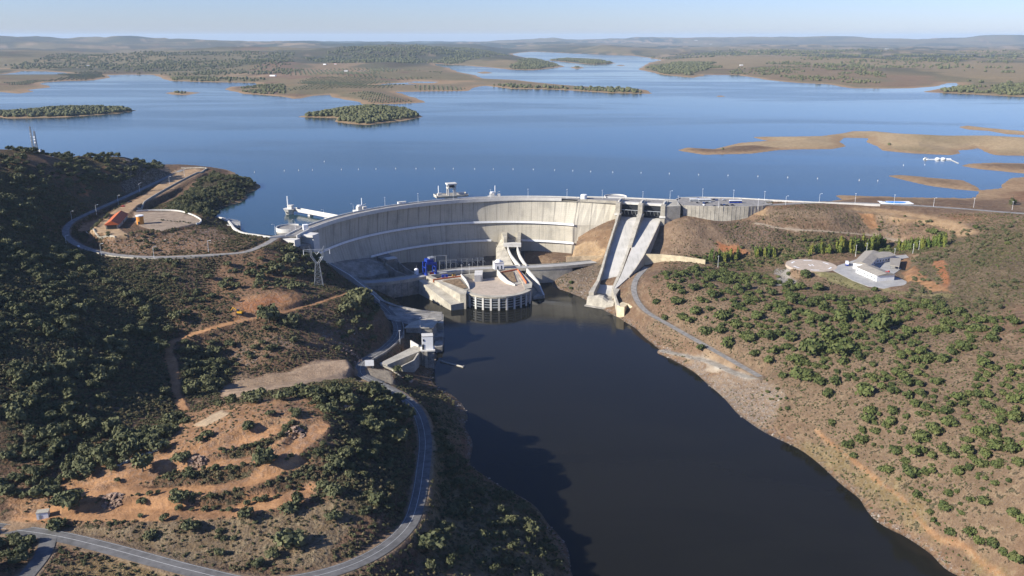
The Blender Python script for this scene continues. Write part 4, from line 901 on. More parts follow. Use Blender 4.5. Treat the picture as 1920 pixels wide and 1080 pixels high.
MB().prism(ar, 2, 16.2).build('walls', m_concd, lh); MB().prism([(x+.1*(x+76),y+.06*(y-680)) for x,y in ar], 16.2, 16.9).build('roof', m_conc, lh)
wt = thing('gate_tower', 'small white tower on a dark concrete pier at the left river edge', 'tower', (-65.5,622,0), R(8))
MB().box((0,0,5.5),(9.5,8.5,19)).build('pier', m_concd, wt); MB().box((0,-.2,15.2),(11,9.6,1.0)).build('landing', m_white, wt); wv = MB().box((0,.4,21),(8.4,6.4,10.8)).build('walls', m_paint, wt)
MB().box((-3.6,-2.95,18),(1.5,.3,4.2)).build('door', m_dark, wt); MB().box((-3.2,-2.95,23.5),(.9,.3,1.6)).build('window', m_dark, wt); MB().box((0,.4,26.6),(8.8,6.8,.5)).build('roof', m_white, wt); MB().box((-1.5,-5.2,6),(2.0,1.8,18)).build('buttress', m_conc, wt)
ww = thing('wing_walls', 'angled concrete wing walls and ramp behind the small white river tower', 'wall')
MB().prism([(-98,590),(-92,588),(-68,622),(-70,632),(-76,630)], -2, [16,15.5,15,15,15.2]).build('ramp', m_conc, ww)
MB().wall([(-82,592),(-74,600),(-72,614)], 1.2, -3, [13,14.5,15]).build('wall_face', m_conc, ww); MB().wall([(-97,589),(-88,586),(-80,578)], 1.2, -2, [16,13,9]).build('wall_face', m_conc, ww)
MB().prism([(-86,566),(-74,566),(-72,578),(-84,580)], -2, [9,7.5,8,10]).build('stone_block', m_rock, ww)
MB().wall([(-80,634),(-73,627)], .8, 10, [18,16.5]).build('parapet', m_white, ww)
rt = thing('retaining_wall', 'dark stained retaining wall along the inside of the road bend', 'retaining wall')
L = [p for p in ROADS['river_road'][1] if at(0,655,17)[1]-45 < p[1] < 690 and p[1] > 585]
Lo = offset(L, 4.9); Lo = Lo if np.mean([p[0] for p in Lo]) > np.mean([p[0] for p in L]) else offset(L,-4.9)
MB().wall([p[:2] for p in Lo], .9, 6, [p[2]+.9 for p in Lo]).build('wall_face', m_concd, rt)
bb = thing('billboard', 'blank white sign board on posts inside the road bend', 'sign', (*at(693,690,19.8),19.6), R(4))
MB().box((0,0,4.0),(6.4,.3,4.4)).build('panel', m_paint, bb)
for x in (-2.4,2.4): MB().tube((x,.3,-1),(x,.3,5.8),.14).build('post', m_steel, bb)
pi = thing('floating_boom', 'pale floating pipe on the dark river below the white tower', 'boom', (*at(848,683.5,0),.25), math.atan2(-12,17)*.95)
MB().tube((-10.5,0,0),(10.5,0,0),.75,n=10).build('pipe', m_conc, pi); MB().box((-10.6,0,.2),(1.2,1.9,1.2)).build('collar', m_concd, pi); MB().box((10.6,0,.2),(1.2,1.9,1.2)).build('collar', m_concd, pi)

# ------------------------------------------------------------------ left hill: visitor terrace
def ground_obj(px, py, zz=None):
    p = hit(px,py); return Vector(p if zz is None else (*at(px,py,zz),zz))
p0 = ground_obj(210.5,430); p1 = ground_obj(228.5,410); ax = (p1-p0); ax.z = 0
oh = thing('visitor_hall', 'long hall with a bright orange tiled roof on the hilltop terrace', 'building', ((p0.x+p1.x)/2,(p0.y+p1.y)/2,min(p0.z,p1.z)-.3), math.atan2(ax.y,ax.x)-math.pi/2)
ln = ax.length/2+1; wd = 6.2
MB().box((0,0,2.4),(2*wd-2,2*ln-2,5)).build('walls', m_concd, oh)
MB().add([(-wd,-ln,4.6),(0,-ln,8),(wd,-ln,4.6),(-wd,ln,4.6),(0,ln,8),(wd,ln,4.6),(-wd,-ln,4.2),(wd,-ln,4.2),(-wd,ln,4.2),(wd,ln,4.2)],[(0,1,4,3),(1,2,5,4),(0,6,7,2,1),(3,4,5,9,8),(6,8,9,7),(0,3,8,6),(2,7,9,5)]).build('roof', m_tile, oh)
MB().box((0,-ln+.9,2.2),(8,.3,3.4)).build('window', m_glass, oh); MB().box((wd-.95,2,1.6),(.3,2,3)).build('door', m_dark, oh)
ot = thing('round_kiosk', 'short ochre cylinder kiosk with a white top on the hilltop terrace', 'kiosk', ground_obj(263.5,420))
MB().lathe((0,0,-.3),[(3.2,0),(3.2,7.6),(.01,7.7)],20).build('walls', m_ochre, ot); MB().lathe((0,0,7.3),[(3.4,0),(3.4,.9),(.01,1.0)],20).build('roof', m_paint, ot); MB().box((0,-3.15,1.4),(1.6,.4,2.6)).build('door', m_dark, ot)
def edge_wall(name, label, cat, pts, th, h_, mat, drop=2.0, part='wall_face'):
    w_ = thing(name, label, cat); P = [ground_obj(*p) for p in pts]; P = [Vector(q) for q in spline(P,5)]
    MB().wall([q[:2] for q in P], th, [ground(q.x,q.y)-drop for q in P], [ground(q.x,q.y)+h_ for q in P]).build(part, mat, w_); return w_
edge_wall('parapet_wall', 'white parapet along the outer rim of the round hilltop terrace', 'wall', [(256,397),(290,395.5),(330,396),(355,402),(372,410),(377.5,417.5),(368,421)], .8, 1.3, m_white)
edge_wall('parapet_wall', 'low pale wall at the front edge of the orange-roofed hall yard', 'wall', [(162,437),(180,440),(200,444.5),(216,446)], .8, 1.2, m_conc)
edge_wall('parapet_wall', 'long pale wall beside the sandy esplanade leading up from the terrace', 'wall', [(258,392),(300,362),(345,337),(382,321),(389,317.5),(375,315.5),(340,316)], .9, 1.5, m_conc, 4)
edge_wall('crash_barrier', 'pale concrete barrier on the outside of the access road below the terrace', 'barrier', [(160,468),(200,480),(250,485),(300,486.5),(350,485.5),(395,482.5),(430,479)], .5, .9, m_conc, 1)

# ------------------------------------------------------------------ right bank: helipad, fire station yard
Y0 = 46.0
yd = MB().prism([at(a,b_,Y0) for a,b_ in ((1604,487),(1640,484),(1700,477.5),(1704,483),(1672,489),(1690,504),(1668,519),(1686,521),(1700,528),(1699,536),(1684,541),(1660,541.5),(1628,537),(1600,526.5),(1562,507),(1571,498))], 44, Y0+.12).build('pavement', m_pave); yd['kind'] = 'structure'
cx_,cy_ = at(1521,497.5,Y0); hpd = thing('helipad', 'round pale helicopter pad with white dashes on the right bank', 'helipad', (cx_,cy_,Y0))
MB().lathe((0,0,0),[(22.5,-2),(22.5,.16),(.01,.165)],48).build('paving', m_helip, hpd)
mb = MB()
for k in range(6):
    a = R(10+60*k); L = [(16.5*math.cos(a+R(q)),16.5*math.sin(a+R(q)),.2) for q in range(0,26,5)]; L2 = [(18*math.cos(a+R(q)),18*math.sin(a+R(q)),.2) for q in range(0,26,5)]; mb.strip(L2,L)
mb.add([(-2,-3,.2),(-1.1,-3,.2),(-1.1,3,.2),(-2,3,.2)],[(0,1,2,3)]).add([(1.1,-3,.2),(2,-3,.2),(2,3,.2),(1.1,3,.2)],[(0,1,2,3)]).add([(-1.1,-.45,.2),(1.1,-.45,.2),(1.1,.45,.2),(-1.1,.45,.2)],[(0,1,2,3)]); mb.build('markings', m_paint, hpd)
st_ = thing('station_building', 'white single-storey building with grey ridged roofs around a paved court', 'building')
def gable(P, Q, depth, h_, rise, par, win=5, side=1):
    """ridge-roofed wing: front wall from P to Q, going back by depth"""
    P = Vector((*P,Y0)); Q = Vector((*Q,Y0)); d_ = (Q-P).normalized(); n_ = Vector((-d_.y,d_.x,0))*depth
    if n_.y < 0: n_ = -n_
    c4 = [P,Q,Q+n_,P+n_]; MB().prism([c[:2] for c in c4], Y0-1, Y0+h_).build('wall', m_paint, par)
    e = d_*.7; f_ = n_.normalized()*.7; A,B,C,D = P-e-f_,Q+e-f_,Q+n_+e+f_,P+n_-e+f_; z0 = Vector((0,0,h_+.05)); z1 = Vector((0,0,h_+rise)); M1,M2 = (A+D)/2,(B+C)/2
    MB().add([A+z0,B+z0,C+z0,D+z0,M1+z1,M2+z1],[(0,1,5,4),(2,3,4,5),(0,4,3),(1,2,5),(3,2,1,0)]).build('roof', m_groof, par)
    for k in range(win):
        p = P.lerp(Q,(k+.5)/win)-n_.normalized()*.08; MB().box((p.x,p.y,Y0+2.2),(1.3,.3,1.3),math.atan2(d_.y,d_.x)).build('window', m_glass, par)
gable((306.4,733.5),(312.9,704.2),17,5.2,1.9,st_,6)
gable((320.5,739),(349,783),14,5.4,1.8,st_,6)
gable((337,764),(360,776.5),15,5.0,1.7,st_,7)
e1 = Vector((*at(1660,522.4,Y0),0)); MB().box((e1.x,e1.y-.4,Y0+3.4),(1.4,1.2,6.4),R(38)).build('red_porch', m_red, st_); MB().box((e1.x+3,e1.y+1.8,Y0+3.4),(1.4,1.2,6.4),R(38)).build('red_porch', m_red, st_)
cn = thing('carport', 'flat grey roofed shelter on posts at the right of the station court', 'shelter')
q4 = [at(1668,492,Y0),at(1689,491,Y0),at(1685,508,Y0),at(1668,505,Y0)]
MB().prism(q4, Y0+3.6, Y0+4.1).build('roof', m_groof, cn)
for x,y in q4: MB().box((x+(q4[0][0]+q4[2][0]-2*x)*.04,y+(q4[0][1]+q4[2][1]-2*y)*.04,Y0+1.8),(.4,.4,3.7)).build('post', m_steel, cn)

# vehicles -----------------------------------------------------------
def car_proto(paint, L_=4.3, W_=1.75, H_=1.45):
    t_ = empty('parked_car'); prof = [(-L_/2,.35),(-L_/2,.8),(-L_*.30,.95),(-L_*.18,H_),(L_*.22,H_),(L_*.36,.98),(L_/2,.85),(L_/2,.35)]
    n = len(prof); vs_ = [(x,-W_/2*(1 if z<1 else .82),z) for x,z in prof]+[(x,W_/2*(1 if z<1 else .82),z) for x,z in prof]
    MB().add(vs_,[tuple(range(n)),tuple(range(2*n-1,n-1,-1))]+[(i,n+i,n+(i+1)%n,(i+1)%n) for i in range(n)]).build('body', paint, t_)
    MB().box((L_*.02,0,1.18),(L_*.40,W_*.90,.36)).build('windows', m_glass, t_)
    for x in (-L_*.31,L_*.31):
        for y in (-W_/2+.05,W_/2-.05): MB().tube((x,y-.1,.32),(x,y+.1,.32),.32,n=10).build('wheel', m_tyre, t_)
    return t_
paints = [car_proto(m) for m in (m_black,m_navy,m_silver,m_red,m_paint)]; used_p = set()
def put_car(k, x, y, z, rz, label, group=None):
    c = paints[k] if k not in used_p else copy_tree(paints[k]); used_p.add(k); c.location = (x,y,z); c.rotation_euler = (0,0,rz); tag(c,label,'car',group)
    if not group and 'group' in c: del c['group']
cars = [(1307,380.6,0),(1319.5,381.7,1),(1325,381,0),(1331,380,2),(1338.5,375,0),(1344,376,1),(1319,385.2,4),(1339.5,387.3,0),(1352,385.2,0),(1358,385,1),(1363,385.8,0),(1373,385.3,0),(1357,375.8,2),(1309,372.8,1)]
KN = ['black','navy','silver','red','white']; cl_ = {}
where = ['below the white coach','in the loose row near mid terrace','second in the loose row near mid terrace','at the right end of the loose row','near the lake parapet, left of a pair','near the lake parapet, right of a pair','in front of the loose row','left of four by the ribbed wall','leftmost of four by the ribbed wall','second of four by the ribbed wall','third of four by the ribbed wall','last of four by the ribbed wall','between the white and the blue coach','in the far left corner of the terrace']
for (px,py,k),wh in zip(cars,where):
    x,y = at(px,py,72.05); put_car(k,x,y,72.03,R(random.choice((0,90,80,15))),f'{KN[k]} car on the dam car park {wh}','cars on the dam car park')
p = ground_obj(230.6,388); put_car(3,p.x,p.y,p.z,R(10),'red car alone on the sandy esplanade above the orange-roofed hall')
p = ground_obj(244,379.5); put_car(0,p.x,p.y,p.z,R(60),'black car under the small trees beside the sandy esplanade')
p = ground_obj(147.5,464); put_car(4,p.x,p.y,p.z+.2,R(130),'white car driving on the shaded loop of the access road')
def coach(px, py, L_, top, low, label, rz=R(2)):
    t_ = thing('coach', label, 'coach', (*at(px,py,72.05),72.03), rz, 'coaches on the dam car park')
    bd = MB().box((0,0,1.0),(L_,2.5,1.2)).build('body', low, t_); MB().box((0,0,2.1),(L_*.985,2.46,1.0)).build('windows', m_glass, t_); MB().box((0,0,2.95),(L_,2.5,.75)).build('roof', top, t_)
    for x in (-L_*.33,L_*.30):
        for y in (-1.15,1.15): MB().tube((x,y-.15,.5),(x,y+.15,.5),.5,n=10).build('wheel', m_tyre, t_)
coach(1304,378,13,m_paint,m_silver,'white coach, leftmost of those on the dam car park'); coach(1321,378.4,13,m_paint,m_silver,'white coach, middle one on the dam car park'); coach(1379,380.6,13.5,m_paint,m_blue,'white and blue coach, rightmost on the dam car park')
tr_ = thing('fire_truck', 'blue and white box truck parked left of the white station building', 'truck', (*at(1587.5,497,Y0+.1),Y0+.12), R(72))
MB().box((-1.6,0,2.3),(6.2,2.5,3.0)).build('box_body', m_paint, tr_); MB().box((2.9,0,1.7),(2.2,2.4,2.4)).build('cab', m_navy, tr_); MB().box((3.6,0,2.3),(.9,2.1,.9)).build('windscreen', m_glass, tr_); MB().box((-1.6,0,1.3),(6.25,2.54,1.1)).build('stripe', m_blue, tr_)
for x in (-3.2,2.6):
    for y in (-1.1,1.1): MB().tube((x,y-.15,.5),(x,y+.15,.5),.5,n=10).build('wheel', m_tyre, tr_)
ex_ = thing('excavator', 'small yellow excavator at the orange earth cutting', 'excavator', ground_obj(450,592), R(170))
MB().box((0,-1.1,.45),(3.6,.6,.9)).build('track', m_tyre, ex_); MB().box((0,1.1,.45),(3.6,.6,.9)).build('track', m_tyre, ex_); MB().box((-.3,0,1.5),(3.0,2.4,1.1)).build('body', m_yel, ex_); MB().box((.7,.6,2.5),(1.3,1.1,1.3)).build('cab', m_glass, ex_)
ex_.scale = (1.25,1.25,1.25)
bm_ = MB().tube((1.0,-.2,1.8),(4.0,-.2,4.0),.3,.25).build('boom', m_yel, ex_); MB().tube((4.0,-.2,4.0),(5.9,-.2,1.4),.24,.18).build('arm', m_yel, bm_); MB().box((5.9,-.2,.9),(.9,1.0,.9)).build('bucket', m_concd, ex_)

bc = thing('container', 'small blue container at the back edge of the powerhouse deck', 'container', (*at(834,520,17.4),17.45), R(14)); MB().box((0,0,1.3),(6,2.5,2.6)).build('body', m_blue, bc); MB().box((0,-1.27,1.2),(.9,.06,2)).build('door', m_steel, bc)
lo_ = thing('wheel_loader', 'small yellow loader standing right of the blue container on the powerhouse deck', 'loader', (*at(851,518,17.4),17.4), R(20)); MB().box((0,0,1.2),(3.4,1.7,1.1)).build('body', m_yel, lo_); MB().box((-.5,0,2.2),(1.3,1.4,1.2)).build('cab', m_glass, lo_); MB().box((2.6,0,.8),(1.0,2.1,.9)).build('bucket', m_steel, lo_)
for x in (-1.1,1.2):
    for y in (-.95,.95): MB().tube((x,y-.2,.6),(x,y+.2,.6),.6,n=10).build('wheel', m_tyre, lo_)
# ------------------------------------------------------------------ lamps
def lamp_proto(h_, arm, top=False):
    t_ = empty('street_lamp'); MB().tube((0,0,-.6),(0,0,h_),.15,.09,n=8).build('pole', m_paint, t_)
    if arm: 
        MB().tube((0,0,h_-.1),(arm,0,h_+.35),.1,.08,n=6).build('arm', m_paint, t_); MB().box((arm+.5,0,h_+.35),(1.3,.5,.28)).build('lamp_head', m_paint, t_)
    else: MB().box((0,0,h_+.1),(1.5,.5,.3)).build('lamp_head', m_paint, t_)
    return t_
lproto = [lamp_proto(9.5,1.6), lamp_proto(10.5,0)]; lused = set()
def put_lamp(k, p, rz, label, group):
    c = lproto[k] if k not in lused else copy_tree(lproto[k]); lused.add(k); c.location = p; c.rotation_euler = (0,0,rz); tag(c,label,'lamp',group)
ORD = ['first','second','third','fourth','fifth','sixth','seventh','eighth','ninth','tenth','eleventh','twelfth','thirteenth','fourteenth','fifteenth']
for i,(px,py) in enumerate([(516,440),(554,431),(608,411),(663,399.5),(722,388),(784,380.5),(850,375),(920,372.5),(990,372),(1063,372.5),(1129,374),(1205,377)]):
    put_lamp(1 if i>3 else 0, (*at(px,py,72),72), R(200), f'white lamp post on the dam crest, {ORD[i]} from its left end', 'lamp posts along the dam crest')
for i,(px,py) in enumerate([(1256,374),(1271,386),(1317,371.5),(1347,389),(1375,374),(1421,391),(1433,376.5),(1473,384),(1536,379.5),(1603,381),(1676,383.5),(1750,388),(1825,391),(1897,397)]):
    put_lamp(0 if i in (0,7,8,11) else 1, (*at(px,py,72),72), R(0), f'white lamp post along the right crest road, {ORD[i]} to the right of the spillway', 'lamp posts along the right crest road')
for i,(px,py) in enumerate([(391,472),(289,484),(190,478),(125,462),(135,414),(181,402),(222,383),(262,359),(318,346),(346,331)]):
    put_lamp(0, ground_obj(px,py,73 if i<5 else 74.5+.15*i), R(20 if i%2 else 0), f'white lamp post beside the left access road, {ORD[i]} counted from the dam', 'lamp posts along the left access road')
for px,py,z,lb_ in ((788,619,14.5,'white lamp post on the quay beside the low curved building'),(750,644,16,'double-headed lamp post beside the wall on the road bend'),(866,516,16.3,'thin lamp post on the service road behind the powerhouse'),(880,515,16.3,'second thin lamp post on the service road behind the powerhouse'),(1142,494,16.5,'lamp post on the bank just left of the spillway chutes'),(1346,500,30,'tall white lamp post among the poplars by the cream wall'),(1604,480,46,'lamp post behind the left end of the station building'),(1624,476,46,'lamp post behind the station building roof ridge'),(1676,487,46,'lamp post at the right end of the station building'),(1711,478,47,'white pole at the right end of the station driveway'),(1722,472,48,'taller white pole right of the station driveway')):
    put_lamp(1, (*at(px,py,z),z), R(30), lb_, None)
# ------------------------------------------------------------------ lattice pylon, mast
def lattice(mb, A, B, w0, w1, n, r=.07, legs=.13):
    A = Vector(A); B = Vector(B); prev = None
    for k in range(n+1):
        q = k/n; c = A.lerp(B,q); w_ = w0+(w1-w0)*q; ring = [c+Vector((sx*w_/2,sy*w_/2,0)) for sx,sy in ((-1,-1),(1,-1),(1,1),(-1,1))]
        if prev:
            for j in range(4): mb.tube(prev[j],ring[j],legs,n=5); mb.tube(prev[j],ring[(j+1)%4],r,n=4); mb.tube(prev[(j+1)%4],ring[j],r,n=4)
        for j in range(4): mb.tube(ring[j],ring[(j+1)%4],r,n=4)
        prev = ring
py_ = thing('pylon', 'grey steel lattice pylon standing among trees at the left end of the dam', 'pylon', ground_obj(598,537), R(8)); mb = MB(); lattice(mb,(0,0,-1),(0,0,20),7.2,3.2,6); mb.build('lattice_body', m_steel, py_)
for s_ in (-1,1):
    mb = MB(); lattice(mb,(s_*.8,0,20),(s_*4.6,0,26),1.5,1.5,3,.07,.12); lattice(mb,(s_*4.6,0,26),(s_*4.6,0,31.4),1.5,1.2,3,.07,.12); mb.tube((s_*4.6,0,31),(s_*6.2,0,34.5),.16); mb.build('arm', m_steel, py_)
mb = MB()
for y in (-.6,.6):
    mb.tube((-11,y*.4,31.6),(11,y*.4,31.6),.16); mb.tube((-10,y*.4,30.4),(10,y*.4,30.4),.14)
for k in range(20): mb.tube((-10.5+k*1.05,0,31.6),(-10+k*1.05,0,30.4),.1,n=4)
mb.build('crossarm', m_steel, py_)
for x in (-10.6,10.6): MB().tube((x,0,31.4),(x,0,27.4),.22).build('insulator', m_paint, py_)
mb = MB(); mb.tube((-2.6,0,30.6),(0,0,27.2),.16); mb.tube((2.6,0,30.6),(0,0,27.2),.16); mb.build('insulator', m_paint, py_)
for px,h_,w_,lb_ in ((63,27,1.6,'taller thin lattice radio mast on the left hilltop'),(69.5,22,2.2,'shorter radio mast with white dishes on the left hilltop')):
    p = ground_obj(px,284) if hit(px,284) and hit(px,284)[1]<1300 else Vector((*at(px,284,127),127))
    t_ = thing('radio_mast', lb_, 'radio mast', p); mb = MB(); lattice(mb,(0,0,-1),(0,0,h_),w_,w_*.6,14,.1,.16); mb.build('lattice_body', m_steel, t_)
    for k,z in enumerate((h_*.45,h_*.6,h_*.72)): MB().tube((0,-1.1,z),(0,-1.7,z),.9 if w_>2 else .4,n=12).build('dish', m_paint, t_)
    MB().tube((0,0,h_),(0,0,h_+4),.1).build('aerial', m_steel, t_); MB().box((2.5,0,1),(3,2.5,2.6)).build('equipment_hut', m_paint, t_)

# ------------------------------------------------------------------ buoys, floating dock, pool, far houses
def buoy_proto(mat):
    t_ = empty('buoy'); MB().lathe((0,0,-.4),[(.6,0),(.7,.4),(.55,.8),(.2,1.1),(.16,2.2),(.01,2.3)],10).build('float', mat, t_); MB().box((0,0,2.0),(.5,.5,.5)).build('topmark', m_yel, t_); return t_
bp = buoy_proto(m_paint); bl = [(477,323),(533,320.5),(560,319.5),(586,319),(608,303),(640,318),(672,317.5),(705,317),(742,316.5),(780,316.5),(815,316.5),(850,316.5),(890,317),(925,317),(962,317.3),(1000,318),(1040,319),(1074,320.5),(1107.5,322),(1149,323),(1202,324.2),(1255,326),(1310,328),(1365,329.3),(1421,331),(1477,333),(1533,335),(1611,338),(1646,339),(1694,310),(1734,309)]
for i,(px,py) in enumerate(bl):
    c = bp if i == 0 else copy_tree(bp); c.location = (*at(px,py,LAKE),LAKE-.12); c.scale = (.8,.8,.8)
    if i<28 and i!=4: tag(c, 'small white buoy in the long row across the lake behind the dam','buoy','buoys in a row across the lake')
    else: tag(c, {4:'lone white buoy off the line, behind the left part of the dam',28:'white buoy at the far right end of the row, toward the grass spit',29:'white buoy in the inlet below the floating dock, left one',30:'white buoy in the inlet below the floating dock, right one'}[i],'buoy','lone buoys on the lake')
fd_ = thing('floating_dock', 'white floating dock with arched tents and a walkway to the shore', 'dock', (*at(1760,299,LAKE),LAKE-.15))
fd_.scale = (.85,.8,.62)
o_ = fd_.location
mb = MB().box((0,0,.5),(44,6,.9)); mb.build('pontoon', m_paint, fd_)
for x in (-2,8): MB().lathe((x,0,.9),[(4.6,0),(4.2,2.0),(3,3.4),(.01,4.2)],12).build('tent', m_paint, fd_)
MB().box((18,0,1.6),(7,3.4,2.2)).build('kiosk', m_paint, fd_)
E_ = Vector((*at(1806,308.3,LAKE),LAKE))-o_; mb = MB()
for k in range(13):
    p = Vector((20,-2,0)).lerp(E_,k/13); mb.box((p.x,p.y,.4),(3.0,3.2,.7),R(-25))
mb.build('walkway', m_white, fd_)
bt = thing('motorboat', 'white motorboat moored at the left end of the floating dock', 'boat', (*at(1736,298.5,LAKE),LAKE-.15), R(15))
MB().add([(-4,-1.4,1.3),(2,-1.5,1.4),(5,0,1.8),(2,1.5,1.4),(-4,1.4,1.3),(-4,-1.1,-.3),(2,-1,-.3),(4,0,-.2),(2,1,-.3),(-4,1.1,-.3)],[(0,1,2,3,4),(0,5,6,1),(1,6,7,2),(2,7,8,3),(3,8,9,4),(4,9,5,0),(9,8,7,6,5)]).build('hull', m_paint, bt); MB().box((-.6,0,2.1),(3,2,1.4)).build('cabin', m_white, bt); MB().box((.8,0,2.3),(.5,1.9,.7)).build('windscreen', m_glass, bt)
x0,y0 = at(1679,379.5,72.3); sp_ = thing('swimming_pool', 'bright blue splash pool on a white paved surround by the lake', 'pool', (x0,y0,72.25), R(-4))
MB().box((0,0,-.4),(34,15,1.1)).build('paving', m_paint, sp_); MB().lathe((0,0,0),[(4.9,0.1),(4.9,.32),(.01,.33)],24).build('basin', plain('pool_blue',(.03,.25,.75),.2,.06,.2), sp_).scale = (2.3,1.1,1)
sp_.children[-1].location = (0,0,.0)
def farhouse(px, py, L_, label, z=None, k=1.0):
    p = hit(px,py) if z is None else (*at(px,py,z),z)
    if p is None: return
    t_ = thing('farmhouse', label, 'house', (p[0],p[1],p[2]-.5), R(random.uniform(-25,25))); w_ = L_*.5
    MB().box((0,0,2.3*k),(L_,w_,5*k)).build('walls', m_paint, t_); MB().add([(-L_/2-.4,-w_/2-.4,4.8*k),(L_/2+.4,-w_/2-.4,4.8*k),(L_/2+.4,w_/2+.4,4.8*k),(-L_/2-.4,w_/2+.4,4.8*k),(-L_/2,0,6.6*k),(L_/2,0,6.6*k)],[(0,1,5,4),(2,3,4,5),(0,4,3),(1,2,5),(3,2,1,0)]).build('roof', m_tile if L_<16 else m_white, t_)
for px,py,L_,lb_ in ((512,143,26,'white farmhouse among olive rows near the left far shore'),(649,134.5,20,'white house beside the tan field on the central far shore'),(609,121.5,18,'white house on the crest of the tan field across the lake'),(629,121,14,'small white house right of another on the tan field crest'),(164,124,22,'white houses above the olive rows on the far left promontory'),(1390,123,18,'white farmhouse on the brown plain across the lake, right of centre'),(1333,83,60,'white farm on the far dark plain right of centre'),(1305,76,70,'pale farm buildings on the horizon plain'),(975,65,60,'tiny white building on the far ridge near the picture centre'),(1663,92,50,'white house on the far right plain')):
    farhouse(px,py,L_,lb_)
ht = thing('hut', 'tiny white hut with a flat roof beside the orange track and road junction', 'hut', ground_obj(82,970), R(15)); MB().box((0,0,1.3),(4.6,3,3)).build('walls', m_paint, ht); MB().box((0,0,2.95),(5,3.4,.25)).build('roof', m_conc, ht); MB().box((-.9,-1.52,1),(1,.15,1.9)).build('door', m_steel, ht)
def rubble(px, py, n, rad, label, mat, flat=False, name='rubble_pile', axis=None):
    p = ground_obj(px,py); t_ = MB()
    for k in range(n):
        a = random.uniform(0,6.28); r = rad*math.sqrt(random.random()); s_ = random.uniform(.3,.85); x,y = p.x+r*math.cos(a), p.y+r*.7*math.sin(a)
        if axis: q = random.uniform(-1,1); x,y = p.x+axis[0]*q+random.uniform(-1.2,1.2), p.y+axis[1]*q+random.uniform(-1.2,1.2)
        z = ground(x,y)+(0 if axis else max(0,(1-r/rad))*2.2); c8 = []
        for sx,sy,sz in ((-1,-1,-1),(1,-1,-1),(1,1,-1),(-1,1,-1),(-1,-1,1),(1,-1,1),(1,1,1),(-1,1,1)): c8.append((x+sx*s_*random.uniform(.5,1.1),y+sy*s_*random.uniform(.5,1.1),z+sz*s_*random.uniform(.4,.8)*(.5 if flat else 1)))
        t_.add(c8,[(3,2,1,0),(4,5,6,7),(0,1,5,4),(1,2,6,5),(2,3,7,6),(3,0,4,7)])
    o = t_.build(name, mat); tag(o,label,'rubble')
rubble(370,869,70,4.2,'heap of pinkish broken stone on the upper orange terrace', m_rock); rubble(212,948,80,4.4,'heap of pinkish broken stone beside dark bushes on the lower terrace', m_rock); rubble(556,812,50,5,'grey boulders tumbled at the edge of the orange terrace', m_rock)
rubble(257,857,60,3,'row of pale concrete slabs dumped beside trees on the orange terrace', m_white, True, 'slab_pile', (9,7)); rubble(655,768,14,2.5,'small round heap of stones at the back of the orange terrace', m_rock)
rubble(660,668,40,9,'rock outcrop at the corner of the pale yard by the road bend', m_rock)

# ------------------------------------------------------------------ trees
def leaf_mat(name, c1, c2, c3):
    m, t, b = new_mat(name, .75, .15); N = NT(t); oi = N.n('ShaderNodeObjectInfo').outputs['Random']; g = N.geo()
    f = N.noise(g,.35,3,.6); c = N.mix(oi, c1, c2); c = N.mix(N.math('MULTIPLY',N.ramp(f,.42,.66),.75), c, c3)
    N.l(c, b.inputs['Base Color']); return m
m_leafd = leaf_mat('oak_leaves_dark', (.056,.064,.029), (.106,.108,.050), (.145,.143,.066))
m_leafg = leaf_mat('oak_leaves_green', (.046,.064,.020), (.092,.112,.033), (.13,.133,.046))
m_leafy = leaf_mat('poplar_leaves', (.09,.13,.028), (.19,.185,.035), (.06,.095,.025))
m_scrub = leaf_mat('scrub_leaves', (.075,.07,.035), (.13,.105,.052), (.17,.14,.07))
m_bark = plain('bark', (.10,.075,.055), .95, .2, 1.5)
def crown_geo(seed, n, lobes, flat=.8, size=.15, low=.25, tall=1.0, spread=.58):
    """leaf sprays on the skin and through the volume of several lobes; unit crown radius, base of the crown at z = low"""
    r_ = np.random.default_rng(seed); L = []
    for k in range(lobes):
        a = r_.uniform(0,6.283); q = math.sqrt(r_.uniform(0,1))*spread; rr = r_.uniform(.34,.54)*(1-.25*q); L.append((q*math.cos(a), q*math.sin(a), low+.32*flat+r_.uniform(-.05,.42)*flat*(1-q*.75)*tall*1.25, rr))
    V = []; F = []
    for (x,y,z,r) in L:                              # dark heart of each lobe
        b0 = len(V)
        for la in (-.9,0,.9):
            for i in range(6):
                a = i*1.0472+la; j = r*.72*r_.uniform(.8,1.1); V.append((x+j*math.cos(la)*math.cos(a), y+j*math.cos(la)*math.sin(a), z+j*math.sin(la)*flat*tall))
        for k in range(2):
            for i in range(6): F.append((b0+k*6+i, b0+k*6+(i+1)%6, b0+k*6+6+(i+1)%6, b0+k*6+6+i))
        F.append(tuple(b0+12+i for i in range(6)))
    w_ = np.array([l[3]**2 for l in L]); w_ /= w_.sum()
    for k in r_.choice(lobes, n, p=w_):
        x,y,z,r = L[k]; d = r_.normal(size=3); d /= np.linalg.norm(d); 
        if d[2] < -.55: d[2] *= -1
        rad = r*r_.uniform(.78,1.12); p = np.array((x+d[0]*rad, y+d[1]*rad, z+d[2]*rad*flat*tall)); p[2] = max(p[2], low*.4)
        nn = d+r_.normal(size=3)*.45; nn /= np.linalg.norm(nn); u = np.cross(nn, r_.normal(size=3)); u /= np.linalg.norm(u); v = np.cross(nn,u); s_ = size*r_.uniform(.6,1.35); b0 = len(V)
        for cx,cy in ((-1,-.5),(.2,-1),(1,.3),(-.1,1)): V.append(tuple(p+u*s_*cx*r_.uniform(.7,1.1)+v*s_*cy*r_.uniform(.7,1.1)+nn*s_*r_.uniform(-.2,.2)))
        F.append((b0,b0+1,b0+2,b0+3))
    return V, F
